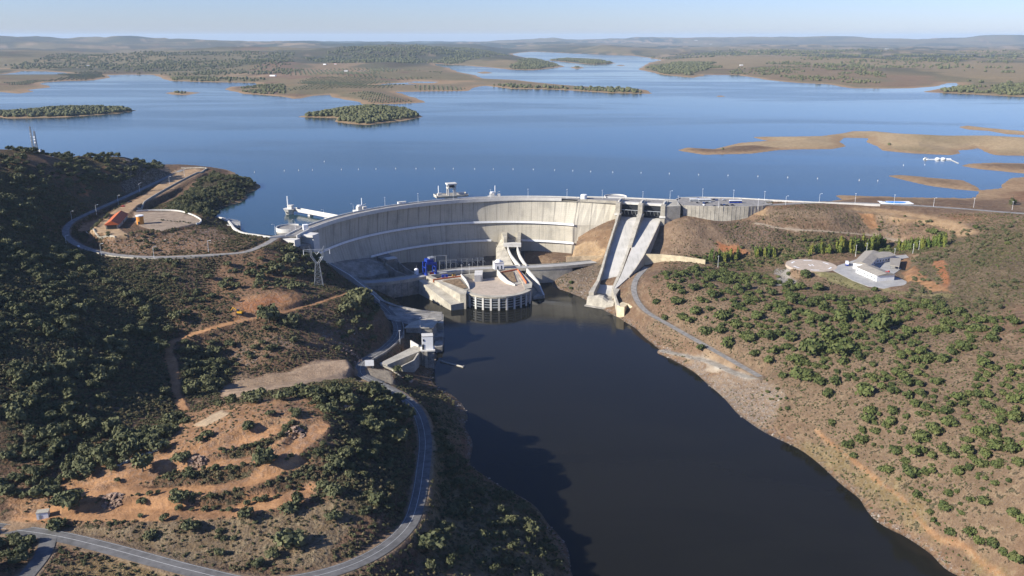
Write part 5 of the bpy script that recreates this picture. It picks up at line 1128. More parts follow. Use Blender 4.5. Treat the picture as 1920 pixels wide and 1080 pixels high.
def mesh_only(name, V, F, mat):
    me = bpy.data.meshes.new(name); me.from_pydata(V, [], F); me.update(); me.materials.append(mat); return me
def trunk_mesh(low):
    mb = MB(); mb.tube((0,0,-.25),(.03,.02,low+.12),.085,.05,7)
    for a in (.4,2.5,4.6): mb.tube((.02,.02,low*.6),(.34*math.cos(a),.34*math.sin(a),low+.36),.045,.02,5)
    return mesh_only('trunk', mb.v, mb.f, m_bark)
NV = 6; spec = [(11,330,9,.80,.14,.28),(12,360,12,.72,.135,.24),(13,300,7,.9,.15,.2),(14,380,13,.68,.13,.30),(15,320,10,.85,.14,.12),(16,280,6,.95,.155,.1)]
CROWN = {0:[], 1:[]}; TRUNK = [trunk_mesh(s_[5]) for s_ in spec]
for s_ in spec:
    V,F = crown_geo(*s_); CROWN[0].append(mesh_only('crown',V,F,m_leafd)); V,F = crown_geo(s_[0]+50,s_[1]+40,s_[2],s_[3]*1.02,s_[4]*.95,.06,1.0,.46); CROWN[1].append(mesh_only('crown',V,F,m_leafg))
# ---- where they stand
class Hash:
    def __init__(s, c=8.0): s.c = c; s.d = {}
    def ok(s, x, y, r):
        i,j = int(x//s.c), int(y//s.c)
        for a in (i-1,i,i+1):
            for b_ in (j-1,j,j+1):
                for q in s.d.get((a,b_),()):
                    if (q[0]-x)**2+(q[1]-y)**2 < ((q[2]+r))**2: return False
        return True
    def add(s, x, y, r): s.d.setdefault((int(x//s.c),int(y//s.c)),[]).append((x,y,r))
hs = Hash(); trees = []                              # x, y, z, radius, side (0 dark, 1 green)
EXPL = '''91 941 52 131 957 50 268 888 46 340 868 34 404 883 18 356 898 22 267 952 22 336 950 36 264 972 12 310 978 20 357 997 38 280 1014 26 106 994 34 412 1046 20 464 979 30 467 808 24 389 822 25 375 833 20 220 907 14 507 781 18 497 873 42 541 966 32 558 951 30 626 976 32 686 967 24 607 916 26 626 931 34 704 946 38 544 1031 54 512 1051 28 486 1063 28 835 849 28 704 813 30 810 1036 56 980 960 26 995 1001 32 1014 1046 22 871 956 26 898 966 15
700 640 18 675 575 44 655 590 34 505 608 44 545 612 34 430 655 22 500 622 16 470 522 26 490 532 24 520 515 28 545 500 30 560 520 26 420 545 22 395 560 20 330 605 30 240 560 26 120 640 30 30 690 26 210 690 34 300 660 34 150 590 34 480 757 26 530 752 30 585 748 34 640 748 40 700 745 40 745 700 20 765 720 22 655 760 34 720 770 46 760 790 40 690 800 36 745 830 40 600 760 24 410 765 20 345 795 24 300 815 38 250 835 46 200 860 44 160 880 40 240 860 40 300 850 36 60 915 24 30 930 22
1415 669 25 1362 656 28 1314 661 18 1403 641 30 1350 626 28 1322 628 28 1380 616 26 1354 599 36 1305 591 26 1280 601 20 1296 606 22 1314 568 20 1270 571 26 1230 571 18 1442 683 22 1467 711 19 1551 746 24 1620 743 38 1503 716 46 1540 723 28 1563 723 26 1527 671 54 1495 686 40 1584 663 54 1555 639 44 1576 606 36 1610 600 40 1650 620 44 1673 778 24 1671 796 24 1660 806 20 1560 798 20 1754 723 24 1676 741 24 1700 748 24 1712 766 24 1735 771 22 1695 713 24 1728 831 36 1757 816 32 1770 776 28 1850 771 28 1872 779 24 1898 756 26 1905 796 32 1679 856 26 1722 861 32 1747 861 22 1769 849 28 1591 841 28 1815 851 30 1835 820 30 1865 845 32 1845 860 28 1776 931 25 1718 936 22 1771 961 30 1900 969 28 1818 1006 27 1857 1034 30 1876 1049 23 1710 901 32 1869 881 23 1837 879 28 1814 886 24 1795 891 24 1600 860 20 1508 523 26 1535 545 26 1500 545 20 1640 548 14 1750 440 16 1765 445 18 1740 438 14 1830 430 12 1890 460 14 1900 382 12 1480 640 30 1440 640 26 1420 600 26 1460 580 28 1520 600 30 1380 580 24 1340 560 24 1260 545 22 1300 545 22 1245 600 16'''
ex_ = np.array(EXPL.split(), float).reshape(-1,3)
for px,py,wd_ in ex_:
    p = hit(px, py-1)
    if p is None or p[2] < .6: continue
    y_,z_ = p[1],p[2]; dep = y_*_c-(z_-CAM_H)*_s; r = wd_*.5*dep/FOC
    trees.append((p[0],p[1],p[2],r*1.02,1 if px>1190 else 0)); hs.add(p[0],p[1],r*.75)
def clear(x, y, r):
    for nme,(hw,L) in ROADS.items():
        A = RB[nme]
        if A[0]-8<x<A[1]+8 and A[2]-8<y<A[3]+8:
            d = min((q[0]-x)**2+(q[1]-y)**2 for q in L)
            if d < (hw+1.2+r*.55)**2: return False
    return True
RB = {k:(min(q[0] for q in L),max(q[0] for q in L),min(q[1] for q in L),max(q[1] for q in L)) for k,(h_,L) in ROADS.items()}
KEEP = [region(*p) for p in ((165,440,215,450,262,432,335,430,378,418,370,408,330,394,258,394,205,402),(205,402,250,400,330,330,392,318,330,312,240,360),(1484,497,1500,487,1563,492,1620,476,1706,474,1712,505,1702,545,1640,545,1560,515,1500,510),(405,722,560,690,648,674,660,692,560,724,430,752),(664,715,690,688,742,698,735,722,700,724),(436,592,450,560,500,550,560,552,570,577,470,602),(580,436,520,440,505,452,580,478,600,470))]
KEEP += [[(-185,830),(-150,775),(-115,730),(-60,722),(-55,600),(-70,560),(-104,570),(-112,700),(-150,760),(-200,800)],[(60,700),(125,700),(125,760),(190,945),(60,960)]]
def inside(x, y, P):
    c = False; n = len(P); j = n-1
    for i in range(n):
        if (P[i][1]>y) != (P[j][1]>y) and x < (P[j][0]-P[i][0])*(y-P[i][1])/(P[j][1]-P[i][1]+1e-12)+P[i][0]: c = not c
        j = i
    return c
def wood(pts, spacing, r0, r1, side, nsc=45., thr=-.1, power=2.0, world=False):
    P = pts if world else region(*pts)
    if len(P) < 3: return
    A = np.array(P); area = (A[:,0].max()-A[:,0].min())*(A[:,1].max()-A[:,1].min()); n = int(area/(spacing*spacing)*2.2)
    X = rng.uniform(A[:,0].min(),A[:,0].max(),n); Y = rng.uniform(A[:,1].min(),A[:,1].max(),n); dn = fbm(X,Y,nsc,3,400); Z = groundv(X,Y)
    for x,y,d,z in zip(X,Y,dn,Z):
        if d < thr or z < 1.0 or (y>760 and z < LAKE+.8 and y > 900): continue
        r = r0+(r1-r0)*rng.random()**power
        if not inside(x,y,P) or not hs.ok(x,y,r*.62) or not clear(x,y,r): continue
        if any(inside(x,y,K) for K in KEEP): continue
        hs.add(x,y,r*.62); trees.append((x,y,z,r,side))
wood((-60,300,0,288,160,288,290,298,312,330,225,345,190,395,120,420,128,474,170,505,225,535,270,570,305,600,322,640,322,770,260,800,150,850,0,870,-140,700,-140,290), 8.2, 2.0, 5.4, 0, 28, -.13, 1.3)
wood((345,778,440,752,520,742,640,732,700,735,760,765,775,800,765,850,700,850,650,835,615,790,560,748,480,748,400,762), 8.4, 2.0, 4.6, 0, 26, -.3)
wood((0,900,100,850,200,840,290,800,340,780,345,800,250,868,130,922,40,945,0,950), 7, 2.4, 4.6, 0, 40, -.5)
wood((420,485,500,465,590,478,640,560,560,560,430,545), 10, 2.0, 4.6, 0, 30, -.15); wood((170,495,440,495,450,575,330,625,260,560), 13, 1.4, 3.6, 0, 30, -.05)
wood((640,560,720,555,745,600,715,640,640,620), 8, 2, 4.6, 0, 30, -.4); wood((330,640,560,640,660,625,660,665,430,695), 12, 1.8, 3.6, 0, 25, -.15); wood((335,650,405,640,440,690,400,740,350,750), 6, 2.6, 5, 0, 40, -.6)
wood((290,400,400,322,480,345,455,374,405,404,390,405), 6.2, 2, 3.8, 0, 40, -.55); wood((600,870,700,850,760,880,770,950,700,1000,600,960), 9, 1.8, 3.8, 0, 30, -.2)
wood((800,760,860,850,900,915,1000,955,1055,1070,800,1075,835,950,812,850), 6.2, 1.2, 3.4, 0, 22, -.22); wood((100,985,500,980,690,965,640,1030,420,1060,200,1012), 13, 1.3, 2.6, 0, 30, -.1)
wood((700,1050,1050,1075,1080,1150,600,1150), 8, 1.5, 3.5, 0, 30, -.3); wood((-80,1000,70,1020,50,1070,-20,1130,-150,1100), 7, 2.5, 4.5, 0, 30, -.5)
wood((1215,520,1330,500,1480,512,1500,560,1640,560,1760,575,1920,600,1960,700,1940,860,1760,840,1640,720,1560,720,1480,690,1400,640,1330,610), 7.8, 1.7, 4.9, 1, 20, -.34, 1.8); wood((1600,760,1760,790,1930,830,1930,1080,1850,1075,1720,960,1620,860), 7.0, 1.4, 4.6, 1, 24, -.3, 1.7)
wood((1500,832,1560,840,1700,950,1800,1035,1880,1080,1840,1080,1720,1000,1600,905), 6, .8, 1.7, 1, 20, -.1); wood((1215,600,1330,650,1420,700,1500,745,1480,790,1400,720,1290,640), 10, 1.0, 2.2, 1, 20, -.05)
wood((1290,480,1400,462,1560,445,1720,455,1700,475,1560,474,1480,492,1380,508), 7, 1.5, 3.0, 1, 26, -.3); wood((1640,430,1760,410,1920,415,1960,560,1800,600,1700,560,1700,500), 10, .9, 2.4, 0, 26, -.1); wood((1280,412,1440,410,1700,395,1700,450,1500,440,1350,470), 16, .8, 2.0, 1, 30, -.1)
wood((1060,500,1110,500,1110,545,1070,545), 8, 1.4, 3.0, 1, 20, -.5); wood((170,455,300,445,430,430,450,445,300,478), 11, 1.2, 2.6, 0, 20, .0); wood((1920,430,2250,440,2500,700,2400,1080,1925,1080), 10, 1.6, 4.4, 1, 24, -.25, 1.7); wood((-150,300,-300,300,-450,900,-150,900), 10, 2.5, 4.5, 0, 40, -.3)
def row(pts, gap, r0, r1, side):
    L = [hit(*p) for p in pts]; L = spline([(q[0],q[1],0) for q in L if q], 1.0); acc = 0
    for a,b_ in zip(L[:-1],L[1:]):
        acc += math.hypot(b_[0]-a[0],b_[1]-a[1])
        if acc > gap:
            acc = random.uniform(-.6,.3)*gap; x,y = b_[0]+random.gauss(0,1.0), b_[1]+random.gauss(0,1.0); r = random.uniform(r0,r1); hs.add(x,y,r*.6); trees.append((x,y,ground(x,y),r,side))
for pts in (((300,895),(380,883),(470,884),(560,860),(612,840)),((325,958),(440,955),(540,925),(625,888)),((405,853),(470,840),(530,816),(548,796)),((555,872),(640,852)),((240,935),(330,928),(400,932))): row(pts, 3.2, .9, 2.0, 0)
row(((548,772),(552,790),(540,806)), 2.4, 1.4, 2.4, 0)
for k,(x0_,x1_) in enumerate(((186,236),)): row(((172,436),(205,404)), 3, 1.4, 2.2, 0)
row(((215,396),(262,366)), 8, 1.0, 1.5, 0); row(((300,413),(345,418),(362,422)), 2.5, .8, 1.2, 0)
# ---- the trees that show largest become individuals, with labels by the landmark they stand next to
LM = [(91,925,'on the orange terraces near the white hut'),(270,880,'on the upper orange terrace by the pale slab pile'),(370,880,'beside the pinkish stone heap on the orange terrace'),(480,800,'on the flat top of the orange terrace hill'),(270,955,'on the lower orange terrace by the second stone heap'),(340,990,'on the grassy bank above the bottom road'),(110,995,'above the road junction at bottom left'),(460,1050,'on the dry bank above the bottom road curve'),(545,950,'at the right end of the orange terraces'),(640,930,'on the dark slope above the long shaded road'),(700,960,'on the slope just above the shaded road curve'),(700,810,'in the dark wood right of the terrace top'),(740,780,'in the wood beside the top of the shaded road'),(620,710,'in the tree belt between yard and terraces'),(500,730,'at the left end of the terrace tree belt'),(740,700,'by the gravel lay-by inside the road bend'),(820,850,'on the river bank just right of the shaded road'),(880,950,'on the middle of the shaded river bank strip'),(990,990,'on the sunlit ledge at the river edge'),(820,1040,'at the bottom of the river bank strip'),(950,1060,'on the bottom river bank beside the water'),(670,580,'on the bluff above the shaded channel wall'),(520,600,'along the orange dirt track below the earth cutting'),(430,650,'on the rocky slope above the pale yard'),(490,520,'on the slope left of the lattice pylon'),(550,490,'below the white thrust blocks of the dam'),(400,550,'on the brown slope above the orange cutting'),(330,600,'at the elbow of the orange dirt track'),(370,700,'in the dark gully left of the pale yard'),(240,560,'in the dense left wood below the access road'),(120,640,'in the middle of the dense left wood'),(30,690,'at the far left edge of the dense wood'),(210,700,'in the lower part of the dense left wood'),(300,660,'in the left wood beside the dirt track'),(100,520,'high in the left wood'),(100,780,'in the bottom of the left wood above the terraces'),(250,840,'in the green belt above the terraces'),(160,880,'in the green belt left of the slab pile'),(40,920,'at the left edge above the orange track'),(300,810,'in the green belt by the track end'),(20,1060,'in the dark corner below the road junction'),
 (1250,570,'beside the bend of the grey bank road'),(1310,600,'above the upper part of the grey bank road'),(1380,630,'above the middle of the grey bank road'),(1420,670,'above the fork of the bank road and boat ramp'),(1470,710,'right of the fork of the bank road'),(1520,700,'in the big cluster right of the road fork'),(1580,650,'in the dense middle cluster of the right slope'),(1620,740,'alone on the bare patch of the right slope'),(1560,745,'on the bare slope above the rocky shore'),(1660,620,'on the right slope below the station building'),(1560,600,'on the right slope below the station drive'),(1500,530,'right below the helipad'),(1420,580,'on the right slope left of the helipad'),(1340,550,'on the slope below the cream wall and poplars'),(1680,790,'in the small mid group on lower right slope'),(1710,750,'in the row of bushes right of the bare patch'),(1750,820,'in the big clump on the lower right slope'),(1770,770,'above the big clump on the lower right slope'),(1840,840,'in the tall clump near the right side'),(1860,770,'right of centre height near the right edge'),(1910,790,'at the right edge below the middle'),(1850,700,'on the upper right slope near the right edge'),(1750,680,'on the upper right slope below the dark scrub'),(1700,860,'in the row of bushes above the orange shore path'),(1590,840,'at the start of the orange shore path'),(1710,910,'beside the lower part of the orange shore path'),(1790,900,'in the pair of bushes above the lower shore path'),(1770,950,'on the lower right slope near the shore path end'),(1850,890,'on the grassy lower right slope'),(1900,970,'at the right edge near the bottom'),(1840,1030,'near the bottom right corner'),(1750,440,'in the dark clump on the upper right hill'),(1850,480,'in the dark scrub on the right hill'),(1890,600,'at the right edge below the dark scrub'),(1080,530,'on the small bank between dam and spillway'),(440,360,'on the wooded headland into the lake'),(60,320,'on the left hilltop below the radio masts'),(220,330,'on the left ridge above the access road'),(300,450,'on the knoll between the access road and terrace'),(1400,500,'beside the poplars left of the helipad'),(1640,900,'on the yellow grass below the orange shore path')]
T = np.array([t_[:5] for t_ in trees]); PX, PY = pix(T[:,0],T[:,1],T[:,2]+T[:,3]*.7); DEP = np.hypot(np.hypot(T[:,0],T[:,1]),T[:,2]-CAM_H); APP = T[:,3]/DEP
order = np.argsort(-APP); ind = []
for k in order:
    if len(ind) >= 290: break
    if not (-5<PX[k]<1925 and -5<PY[k]<1085): continue
    if visible(T[k,0],T[k,1],T[k,2]+T[k,3]*.9): ind.append(int(k))
iset = set(ind); lm = np.array([l[:2] for l in LM],float); byl = {}
for k in ind:
    j = int(np.argmin((lm[:,0]-PX[k])**2+(1.6*(lm[:,1]-PY[k]))**2)); byl.setdefault(j,[]).append(k)
proto = {}
def make_oak(v, side):
    t_ = empty('holm_oak'); a = bpy.data.objects.new('trunk', TRUNK[v]); b_ = bpy.data.objects.new('crown', CROWN[side][v])
    for o in (a,b_): col.objects.link(o); o.parent = t_
    return t_
for j, ks in byl.items():
    ks.sort(key=lambda k: PX[k]); n = len(ks)
    for q,k in enumerate(ks):
        v = int(rng.integers(NV)); sd = int(T[k,4])
        if (v,sd) not in proto: o = proto[(v,sd)] = make_oak(v,sd)
        else: o = copy_tree(proto[(v,sd)])
        r = T[k,3]*(1.17 if sd else 1.12); o.location = T[k,:3]; o.scale = (r*random.uniform(1.0,1.12),r*random.uniform(1.0,1.12),r*random.uniform(.8,1.25)); o.rotation_euler = (0,0,random.uniform(0,6.28))
        r = T[k,3]; size = 'small' if r<2.4 else ('medium' if r<4 else 'large')
        pos = '' if n==1 else (', leftmost there' if q==0 else (', rightmost there' if q==n-1 else f', {ORD[min(q,14)] if q<15 else str(q+1)+"th"} from left'))
        tag(o, f'{size} oak {LM[j][2]}{pos}', 'tree', ('oaks on the left bank','oaks on the right bank')[sd])
# ---- everything else in the woods: one object
def scatter(name, label, P, scale, pick, protos, tilt=.12, zs=None):
    me = bpy.data.meshes.new(name); me.from_pydata([tuple(p) for p in P],[],[]); n = len(P)
    a = me.attributes.new('size','FLOAT_VECTOR','POINT'); s_ = np.stack([scale*rng.uniform(.95,1.12,n),scale*rng.uniform(.95,1.12,n),(scale if zs is None else zs)*rng.uniform(.9,1.2,n)],1); a.data.foreach_set('vector', s_.astype(np.float32).ravel())
    a = me.attributes.new('turn','FLOAT_VECTOR','POINT'); r_ = np.stack([rng.uniform(-tilt,tilt,n),rng.uniform(-tilt,tilt,n),rng.uniform(0,6.28,n)],1); a.data.foreach_set('vector', r_.astype(np.float32).ravel())
    a = me.attributes.new('pick','INT','POINT'); a.data.foreach_set('value', np.asarray(pick,np.int32))
    o = bpy.data.objects.new(name, me); col.objects.link(o)
    cl = bpy.data.collections.new(name+'_kinds')
    for k,pm in enumerate(protos): q = bpy.data.objects.new(f'{name}_kind_{k:02d}', pm); cl.objects.link(q)
    ng = bpy.data.node_groups.new(name+'_scatter','GeometryNodeTree'); ng.interface.new_socket('Geometry',in_out='INPUT',socket_type='NodeSocketGeometry'); ng.interface.new_socket('Geometry',in_out='OUTPUT',socket_type='NodeSocketGeometry')
    gi = ng.nodes.new('NodeGroupInput'); go = ng.nodes.new('NodeGroupOutput'); ip = ng.nodes.new('GeometryNodeInstanceOnPoints'); ci = ng.nodes.new('GeometryNodeCollectionInfo'); ci.inputs['Collection'].default_value = cl; ci.inputs['Separate Children'].default_value = True; ci.inputs['Reset Children'].default_value = True
    def na(nm_, ty):
        x = ng.nodes.new('GeometryNodeInputNamedAttribute'); x.data_type = ty; x.inputs['Name'].default_value = nm_; return [s_ for s_ in x.outputs if s_.enabled and s_.name=='Attribute'][0]
    ip.inputs['Pick Instance'].default_value = True; l_ = ng.links.new
    l_(gi.outputs[0],ip.inputs['Points']); l_(ci.outputs[0],ip.inputs['Instance']); l_(na('pick','INT'),ip.inputs['Instance Index']); l_(na('turn','FLOAT_VECTOR'),ip.inputs['Rotation']); l_(na('size','FLOAT_VECTOR'),ip.inputs['Scale']); l_(ip.outputs[0],go.inputs[0])
    md = o.modifiers.new('scatter','NODES'); md.node_group = ng; tag(o,label,None,None,'stuff'); return o
rest = np.array([k for k in range(len(T)) if k not in iset])
join = []
for sd in (0,1):
    for v in range(NV):
        V = list(CROWN[sd][v].vertices); me = CROWN[sd][v]; join.append(me)
scatter('oak_woodland','smaller and hidden oaks of the woods on both banks', T[rest][:,:3], T[rest,3]*np.where(T[rest,4]>0,1.14,1.08), (T[rest,4]*NV+rng.integers(0,NV,len(rest))).astype(int), join, .06)
# ---- poplars behind the station
V,F = crown_geo(31,260,9,1.0,.2,.2,3.2); pop1 = mesh_only('crown',V,F,m_leafy); V,F = crown_geo(32,260,9,1.0,.2,.15,2.6); pop2 = mesh_only('crown',V,F,m_leafy)
mbp = MB().tube((0,0,-.3),(0,0,2.6),.10,.04,6); ptm = mesh_only('trunk',mbp.v,mbp.f,m_bark); pl = []
def poplar(mesh): 
    t_ = empty('poplar')
    for nm_,me in (('trunk',ptm),('crown',mesh)): o = bpy.data.objects.new(nm_,me); col.objects.link(o); o.parent = t_
    return t_
pp = [poplar(pop1),poplar(pop2)]; pu = set()
for x0_,x1_,y0_,y1_,n,ph_ in ((1332,1386,489,487,9,'in the short row ending the cream wall'),(1412,1455,482,481,7,'in the short row left of the helipad'),(1518,1560,478,476,5,'in the sparse helipad row'),(1566,1656,476,466,22,'in the tall row behind the station building'),(1684,1772,472,462,17,'in the row right of the station drive')):
    for k in range(n):
        px = x0_+(x1_-x0_)*(k+.5)/n+random.uniform(-2,2); py = y0_+(y1_-y0_)*(k+.5)/n+random.uniform(-2.5,2.5); p = hit(px,py)
        if p is None: continue
        v = k%2; o = pp[v] if v not in pu else copy_tree(pp[v]); pu.add(v); s_ = random.uniform(2.8,3.8)*(1.15 if n==22 else .9); o.location = p; o.scale = (s_,s_,s_*random.uniform(1.15,1.6)); o.rotation_euler = (0,0,random.uniform(0,6))
        tag(o, f'yellow-green poplar {ph_}, '+(ORD[k] if k<15 else f'{k+1}th')+' from left', 'tree', 'poplars behind the station')
# single conifer-like dark tree by the lake road
p = hit(1898,384)
if p:
    o = copy_tree(poplar(mesh_only('crown',*crown_geo(33,300,9,1.0,.18,.1,1.7),m_leafd))); 
    for q in [x for x in col.objects if x.type=='EMPTY' and x.name.startswith('poplar') and not x.get('label')]:
        if q is o: continue
        for ch in list(q.children): bpy.data.objects.remove(ch)
        bpy.data.objects.remove(q)
    o.name = 'dark_tree'; o.location = p; o.scale = (4.2,4.2,4.6); tag(o,'single dark upright tree beside the lake road at the right edge','tree')
# ---- island woods, far olive groves, far oaks (a few pixels each)
def blob(seed, mat, flat=.85):
    r_ = np.random.default_rng(seed); bm = bmesh.new(); bmesh.ops.create_icosphere(bm, subdivisions=2, radius=1.0)
    for v in bm.verts: 
        k = .72+.5*r_.random(); v.co = Vector((v.co.x*k, v.co.y*k, (v.co.z*flat+.62)*k))
    me = bpy.data.meshes.new('crown'); bm.to_mesh(me); bm.free(); me.materials.append(mat); return me
m_olive = leaf_mat('olive_leaves', (.075,.09,.05), (.115,.125,.07), (.14,.145,.085))
fb = [blob(s_,m_leafd) for s_ in (1,2,3)]+[blob(s_,m_olive,.75) for s_ in (4,5)]
fp_, fs_, fk_ = [], [], []
def far_wood(poly, spacing, r0, r1, kind=0, margin=6., thr=-.3, nsc=150., grid=None):
    A = np.array(poly); x0,y0 = A.min(0); x1,y1 = A.max(0)
    if grid is not None:
        u = np.arange(-3500,3500,spacing); gx,gy = np.meshgrid(u,u*1.25); gx=gx.ravel(); gy=gy.ravel(); ca,sa = math.cos(grid),math.sin(grid); X = (x0+x1)/2+gx*ca-gy*sa+rng.normal(0,.5,gx.size); Y = (y0+y1)/2+gx*sa+gy*ca+rng.normal(0,.5,gx.size)
    else:
        n = int((x1-x0)*(y1-y0)/spacing**2); X = rng.uniform(x0,x1,n); Y = rng.uniform(y0,y1,n)
    k = (X>x0)&(X<x1)&(Y>y0)&(Y<y1); X=X[k]; Y=Y[k]; k = sdpoly(X,Y,poly)+(fbm(X,Y,260,3,77)*110 if margin>5 and spacing>14 else 0) > margin; X=X[k]; Y=Y[k]; Z = groundv(X,Y)
    k = (Z+(X*X+Y*Y)/1.48e7 > LAKE+1.2)&(fbm(X,Y,nsc,3,500+kind)>thr); X=X[k];Y=Y[k];Z=Z[k]; n=len(X)
    fp_.extend(np.stack([X,Y,Z],1).tolist()); fs_.extend(rng.uniform(r0,r1,n).tolist()); fk_.extend((rng.integers(0,3,n) if kind==0 else 3+rng.integers(0,2,n)).tolist())
far_wood(SHORES[2][0], 8.2, 3.0, 5.2, 0, 4, -.7); far_wood(SHORES[4][0], 8.6, 3.0, 5.4, 0, 8, -.6); far_wood(SHORES[3][0], 16, 2.5, 4.5, 0, 5, -.1); far_wood(SHORES[5][0], 14, 3, 6, 0, 5, -.5); far_wood(SHORES[6][0], 15, 3.5, 7, 0, 8, -.6)
Q = lambda *p: [at(p[i],p[i+1],LAKE+6) for i in range(0,len(p),2)]
far_wood(Q(895,158,960,157,1060,163,1180,165,1215,172,1150,172,1025,166,920,163), 17, 3.5, 6.5, 0, 4, -.4)
far_wood(Q(560,183,640,172,700,170,760,176,800,190,740,194,680,193,620,178), 17, 2.0, 2.8, 1, 10, -.7, 150, .5); far_wood(Q(745,170,790,160,880,161,880,168,800,170), 16, 2.2, 3.0, 1, 12, -.9, 150, .1); far_wood(Q(520,160,600,148,700,145,760,152,740,165,620,170,540,172), 19, 2.2, 3.2, 1, 15, -.5, 200, .7); far_wood(Q(430,166,480,160,540,162,540,174,470,174), 13, 2.6, 4, 0, 8, -.3)
far_wood(Q(82,150,120,135,180,132,205,142,170,149), 18, 2.6, 3.6, 1, 15, -.8, 200, .3); far_wood(Q(0,160,60,146,90,150,60,158), 17, 2.4, 3.4, 1, 8, -.8, 200, .9); far_wood(Q(300,142,480,146,480,152,330,150), 22, 3, 6, 0, 8, -.1); far_wood(Q(490,140,600,128,700,128,850,134,800,150,600,146), 22, 2.6, 4, 1, 15, -.1, 250, .25); far_wood(Q(210,136,300,120,560,116,560,138,320,142), 30, 3, 6, 0, 20, -.15)
far_wood(Q(0,128,100,112,300,108,560,112,560,125,220,134,60,131), 36, 3.5, 7, 0, 20, -.1, 300); far_wood(Q(560,118,700,100,900,98,960,106,860,118,640,124), 30, 4, 8, 0, 20, -.25, 300)
far_wood(Q(1200,128,1250,118,1330,118,1350,130,1300,142,1240,138), 19, 3.5, 7, 0, 6, -.25); far_wood(Q(1330,136,1420,128,1640,136,1640,158,1500,150,1400,138), 26, 3, 6, 0, 6, .0); far_wood(Q(1400,122,1600,112,1900,120,1920,160,1800,152,1600,134), 46, 4, 8, 0, 10, .05, 250); far_wood(Q(1735,173,1790,160,1920,158,2000,180,1915,178,1800,174), 18, 3.5, 6.5, 0, 6, -.35); far_wood(Q(955,127,1000,108,1057,122,1000,129), 20, 4, 7, 0, 8, -.3)
far_wood(Q(1200,108,1400,96,1920,102,1920,116,1500,110,1300,112), 60, 5, 10, 0, 10, -.1, 500)
far_wood(Q(1350,275,1420,270,1480,262,1480,274,1400,282), 60, 2, 3, 0, 8, .1); far_wood(Q(1600,242,1700,252,1850,262,1800,284,1660,276), 95, 2.5, 3.6, 0, 8, .0)
scatter('far_groves','small trees and olive rows on the islands and far shores', fp_, np.array(fs_), fk_, fb, .05)
# ---- low scrub and dry tufts on the near slopes
ct = []
for sd_ in (41,42,43):
    V,F = crown_geo(sd_,46,4,.75,.26,.05); ct.append(mesh_only('tuft',V,F,m_scrub))
for sd_ in (44,45): V,F = crown_geo(sd_,46,4,.8,.26,.05); ct.append(mesh_only('tuft',V,F,m_leafd))
V,F = crown_geo(46,46,4,.8,.26,.05); ct.append(mesh_only('tuft',V,F,m_leafg))
n = 230000; a = rng.uniform(R(-33),R(33),n); D = np.sqrt(rng.uniform(250**2,980**2,n)); X = D*np.sin(a); Y = D*np.cos(a)
di = np.clip(np.searchsorted(_dd,D)-1,0,ND-2); aj = np.clip(((a-_la[0])/(_la[1]-_la[0])*(NA-1)).astype(int),0,NA-2); ix = di*NA+aj
Z = groundv(X,Y); tn = fbm(X,Y,18,3,600); keep = (rng.random(n) < np.clip(tuft[ix,0]*.8+tn*.35,0,1)) & (tuft[ix,0] > .08) & (Z > 1.4) & ~((Z<LAKE+1)&(Y>900)) & ~((np.hypot(X-5,Y-760)<215)&(Y>800)&(X>-165)&(X<40))
for nme in ASPHALT:
    k = np.where(keep)[0]; A = RB[nme]; k = k[(X[k]>A[0]-6)&(X[k]<A[1]+6)&(Y[k]>A[2]-6)&(Y[k]<A[3]+6)]
    d,_ = sdline(X[k],Y[k],ROADS[nme][1]); keep[k[d<ROADS[nme][0]+.8]] = False
for K in KEEP:
    if len(K)>2: k = np.where(keep)[0]; s_ = sdpoly(X[k],Y[k],K); keep[k[s_>-1]] = False
X=X[keep];Y=Y[keep];Z=Z[keep]; kk = tuft[ix[keep],0]; pick = np.where(rng.random(len(X))<.62, rng.integers(0,3,len(X)), np.where(X<-20, 3+rng.integers(0,2,len(X)), 4+rng.integers(0,2,len(X))))
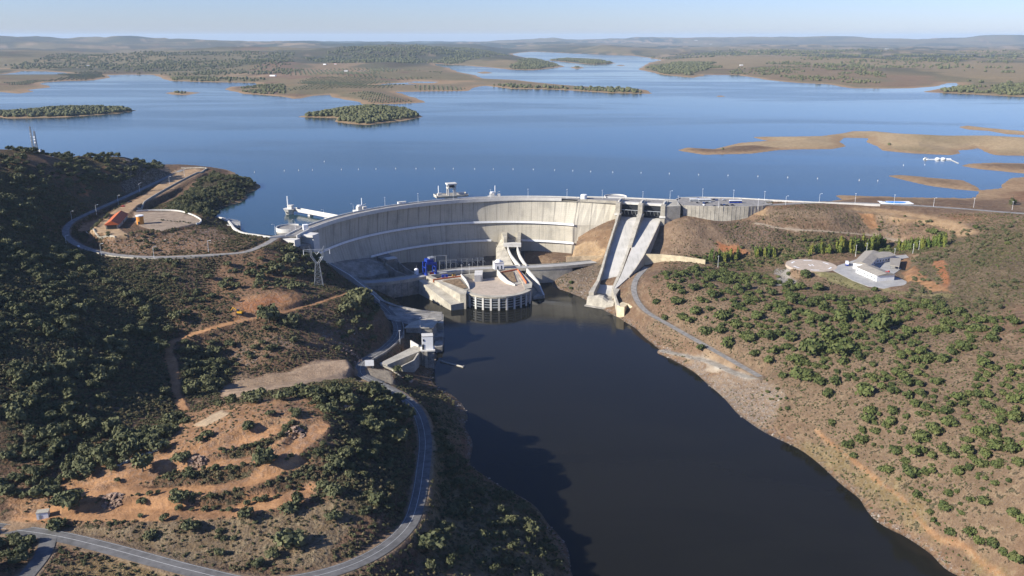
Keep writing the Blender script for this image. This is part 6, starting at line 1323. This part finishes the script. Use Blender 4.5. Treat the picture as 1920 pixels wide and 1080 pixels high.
print('tufts',len(X),'trees',len(T),'rest',len(rest),'far',len(fp_))
# ---- loose stones on the banks
def rock(seed):
    r_ = np.random.default_rng(seed); bm = bmesh.new(); bmesh.ops.create_icosphere(bm, subdivisions=1, radius=1.0)
    for v in bm.verts: k = .6+.6*r_.random(); v.co = Vector((v.co.x*k*1.2, v.co.y*k, v.co.z*k*.6))
    me = bpy.data.meshes.new('stone'); bm.to_mesh(me); bm.free(); me.materials.append(m_stone); return me
m_stone = leaf_mat('bank_stone', (.24,.20,.16), (.38,.33,.27), (.16,.135,.11))
q = np.clip(tuft[:,1],0,1); ce = np.where((q>.45)&(VY<1000)&(VD<1000)&(VZ>-.5)&(np.abs(VX)<600))[0]; ce = ce[rng.random(len(ce)) < .16*q[ce]]
sx_ = VX[ce]+rng.uniform(-.8,.8,len(ce)); sy_ = VY[ce]+rng.uniform(-.8,.8,len(ce)); sz_ = groundv(sx_,sy_); ok_ = sz_ > -.2; sx_,sy_,sz_ = sx_[ok_],sy_[ok_],sz_[ok_]
print('stones',len(sx_))
scatter('shore_stones','loose pale stones along the river banks', np.stack([sx_,sy_,sz_],1), .25+.75*rng.random(len(sx_))**3, rng.integers(0,4,len(sx_)), [rock(k) for k in range(4)], .4)
scatter('scrub','low dry scrub and tufts over the slopes of both banks', np.stack([X,Y,Z-.1],1), rng.uniform(.45,1.25,len(X))*(.62+.75*kk*kk), pick, ct, .2)

# ------------------------------------------------------------------ haze: one closed box of even thin air
m_haze = bpy.data.materials.new('haze'); m_haze.use_nodes = True; t = m_haze.node_tree; t.nodes.clear()
pv = t.nodes.new('ShaderNodeVolumePrincipled'); out = t.nodes.new('ShaderNodeOutputMaterial'); t.links.new(pv.outputs[0], out.inputs['Volume'])
pv.inputs['Color'].default_value = (.64,.82,1.0,1); pv.inputs['Density'].default_value = 2.7e-5; pv.inputs['Anisotropy'].default_value = .0
hz_ = MB().box((0, 22200, 90), (76000, 48000, 500)).build('haze', m_haze); hz_['kind'] = 'stuff'
hz_['label'] = 'thin blue haze over the far hills'
